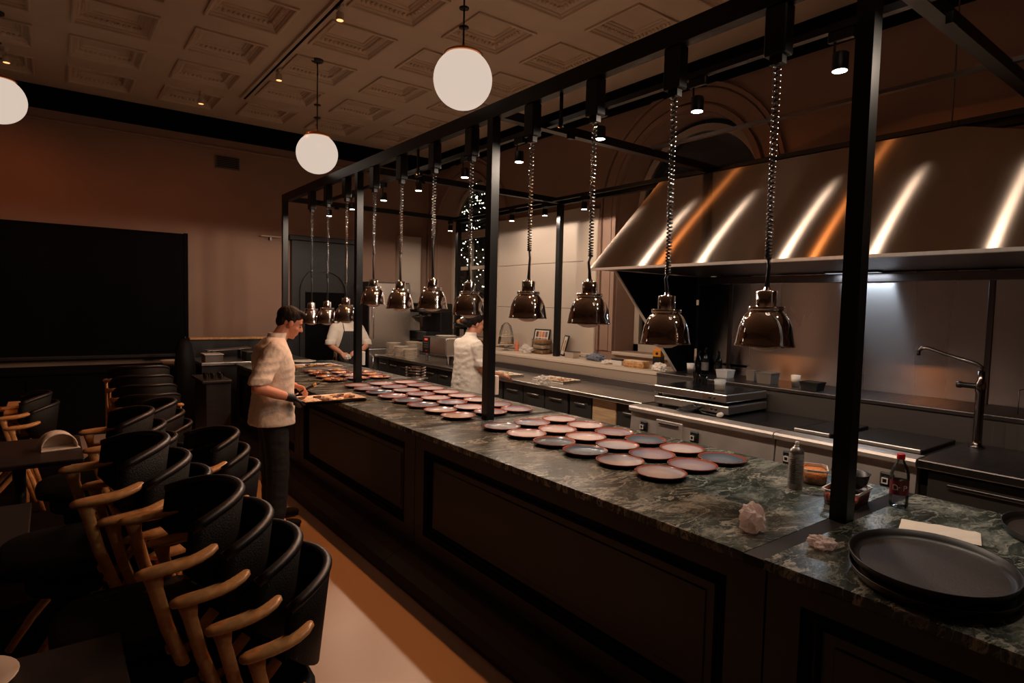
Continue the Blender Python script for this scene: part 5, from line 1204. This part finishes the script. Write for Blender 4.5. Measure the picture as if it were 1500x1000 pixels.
S.cap((3.62, 5.378, 1.315), .072, (3.65, 5.345, 1.14), .066); S.cap((3.62, 5.70, 1.315), .072, (3.66, 5.738, 1.14), .066); S.loft([ring((3.655, 5.34), .070, .068, 1.10, 16), ring((3.65, 5.345), .072, .070, 1.16, 16)])
wrinkle(remesh('jacket', S, .010, 'chef_white', P3, 3), .006, 9, 5)
MB().loft([ring((3.64, 5.53), .062, .064, 1.41), ring((3.65, 5.525), .060, .061, 1.455), ring((3.65, 5.525), .055, .056, 1.456), ring((3.64, 5.53), .056, .058, 1.41)], True, False).build('collar', 'chef_white', P3)
tr = MB(); limb(tr, [((3.63, 5.465, .86), .11), ((3.64, 5.46, .46), .08), ((3.62, 5.46, .10), .068)]); limb(tr, [((3.63, 5.615, .86), .11), ((3.64, 5.62, .46), .08), ((3.62, 5.62, .10), .068)]); tr.loft([ring((3.63, 5.54), .125, .165, .78), ring((3.63, 5.54), .118, .155, .96)])
remesh('trousers', tr, .011, 'trouser_black', P3, 2)
shoe('shoe', (3.555, 5.46, 0), (3.80, 5.455, 0), 'trouser_black', P3); shoe('shoe', (3.555, 5.62, 0), (3.80, 5.625, 0), 'trouser_black', P3)

# --- cook with striped apron at the far end, facing the room
CX2, CY2 = 3.56, 8.80
HT = mk_T((CX2-.02, CY2-.10, 1.585), -PI/2-.1, .45)
B = MB(); head_parts(B, HT); B.cap((CX2, CY2, 1.41), .060, HT @ Vector((-.02, 0, -.06)), .054)
sw = lambda z, a, b, dy=0: ring((CX2, CY2+dy), b, a, z)
B.loft([sw(.86, .11, .15), sw(1.0, .11, .15), sw(1.2, .115, .17), sw(1.33, .105, .18), sw(1.42, .07, .12), sw(1.45, .05, .06)])
limb(B, [((CX2-.18, CY2, 1.36), .055), ((CX2-.27, CY2-.04, 1.13), .044), ((CX2-.27, CY2-.07, 1.10), .042), ((CX2-.22, CY2-.20, 1.04), .038), ((CX2-.19, CY2-.29, 1.0), .027)]); hand(B, (CX2-.19, CY2-.29, 1.0), (.25, -.85, -.45), (.5, .2, -.8), 1, 1.0)
limb(B, [((CX2+.18, CY2, 1.36), .055), ((CX2+.30, CY2-.03, 1.12), .044), ((CX2+.29, CY2-.06, 1.09), .042), ((CX2+.17, CY2-.20, 1.05), .038), ((CX2+.08, CY2-.26, 1.03), .027)]); hand(B, (CX2+.08, CY2-.26, 1.03), (-.92, -.25, -.25), (0, .6, -.8), 1, .5)
limb(B, [((CX2-.085, CY2, .90), .095), ((CX2-.09, CY2-.01, .48), .062), ((CX2-.09, CY2+.02, .09), .042)]); limb(B, [((CX2+.085, CY2, .90), .095), ((CX2+.09, CY2-.01, .48), .062), ((CX2+.09, CY2+.02, .09), .042)])
B.ell((CX2-.09, CY2-.03, .05), (.035, .08, .035)); B.ell((CX2+.09, CY2-.03, .05), (.035, .08, .035))
P2 = tag(remesh('person', B, .0068, 'skin', None, 2), 'cook in white shirt and dark striped apron wiping at the far end of the counter', 'person'); face_bits(HT, P2)
h = MB(); R3 = HT.to_3x3()
for c, r in (((-.024, 0, .048), (.105, .083, .083)), ((.040, 0, .094), (.060, .064, .032)), ((-.070, 0, .0), (.046, .066, .062))): h.ell(HT @ Vector(c), r, R3, 18, 12)
remesh('hair', h, .0075, 'hair_brown', P2, 2)
S = MB(); S.loft([sw(.80, .16, .20), sw(.95, .152, .19), sw(1.10, .148, .188), sw(1.22, .145, .196), sw(1.33, .13, .205), sw(1.40, .10, .19), sw(1.445, .075, .11), sw(1.465, .06, .07)])
S.cap((CX2-.18, CY2, 1.36), .080, (CX2-.26, CY2-.04, 1.16), .075); S.cap((CX2+.18, CY2, 1.36), .080, (CX2+.285, CY2-.03, 1.16), .075)
S.loft([ring((CX2-.272, CY2-.045), .078, .082, 1.12, 16), ring((CX2-.26, CY2-.04), .08, .082, 1.18, 16)]); S.loft([ring((CX2+.30, CY2-.035), .078, .082, 1.11, 16), ring((CX2+.285, CY2-.03), .08, .082, 1.18, 16)])
wrinkle(remesh('shirt', S, .010, 'chef_white', P2, 3), .006, 9, 8)
tr = MB(); limb(tr, [((CX2-.085, CY2, .90), .118), ((CX2-.09, CY2-.01, .48), .084), ((CX2-.09, CY2+.01, .10), .07)]); limb(tr, [((CX2+.085, CY2, .90), .118), ((CX2+.09, CY2-.01, .48), .084), ((CX2+.09, CY2+.01, .10), .07)])
remesh('trousers', tr, .011, 'trouser_black', P2, 2)
shoe('shoe', (CX2-.09, CY2+.08, 0), (CX2-.10, CY2-.18, 0), 'trouser_black', P2); shoe('shoe', (CX2+.09, CY2+.08, 0), (CX2+.10, CY2-.18, 0), 'trouser_black', P2)
# apron
mt = bpy.data.materials.new('apron_stripe'); mt.use_nodes = True; nt = mt.node_tree; bs = nt.nodes['Principled BSDF']; bs.inputs['Roughness'].default_value = .85
tc = nt.nodes.new('ShaderNodeTexCoord'); wv = nt.nodes.new('ShaderNodeTexWave'); wv.bands_direction = 'X'; wv.inputs['Scale'].default_value = 18; nt.links.new(tc.outputs['Object'], wv.inputs[0])
rp = nt.nodes.new('ShaderNodeValToRGB'); rp.color_ramp.elements[0].position = .86; rp.color_ramp.elements[0].color = (.005, .0045, .006, 1); rp.color_ramp.elements[1].position = .95; rp.color_ramp.elements[1].color = (.10, .09, .09, 1)
nt.links.new(wv.outputs[0], rp.inputs[0]); nt.links.new(rp.outputs[0], bs.inputs['Base Color']); MATS['apron_stripe'] = mt
vs = []; nx, nz = 18, 16
for j in range(nz+1):
    z = .45+.87*j/nz
    hw = .19 if z < 1.05 else .19-.085*((z-1.05)/.27)**.8
    for i in range(nx+1):
        u = i/nx*2-1; x = u*hw; ry = .172 if z < 1.2 else .172-.02*(z-1.2)/.12
        y = -ry*math.sqrt(max(.02, 1-(x/.235)**2))-.006*math.sin(i*1.3+j*.2)*(1-j/nz); vs.append((CX2+x, CY2+y, z))
fs = [(j*(nx+1)+i, j*(nx+1)+i+1, (j+1)*(nx+1)+i+1, (j+1)*(nx+1)+i) for j in range(nz) for i in range(nx)]
ap = MB().add(vs, fs, True).build('apron', 'apron_stripe', P2); so = ap.modifiers.new('t', 'SOLIDIFY'); so.thickness = .004
for s in (-1, 1): MB().tube([(CX2+s*.098, CY2-.150, 1.31), (CX2+s*.10, CY2-.10, 1.42), (CX2+s*.06, CY2+.05, 1.475)], .009, 6, flat=.4).build('neck_strap', 'trouser_black', P2)
crumple('wiping_cloth', 'small white wiping cloth in the hand of the cook with striped apron', 'cloth', (CX2-.155, CY2-.42, .93), .042, 'paper', 2.9, .9)
# drop the helper origin: each body's origin goes to its feet
for o, c in ((P1, (1.36, 4.83, 0)), (P3, (3.63, 5.54, 0)), (P2, (CX2, CY2, 0))):
    T = Matrix.Translation(-Vector(c))
    def down(q):
        q.data.transform(T)
        for ch in q.children: down(ch)
    down(o); o.location = c
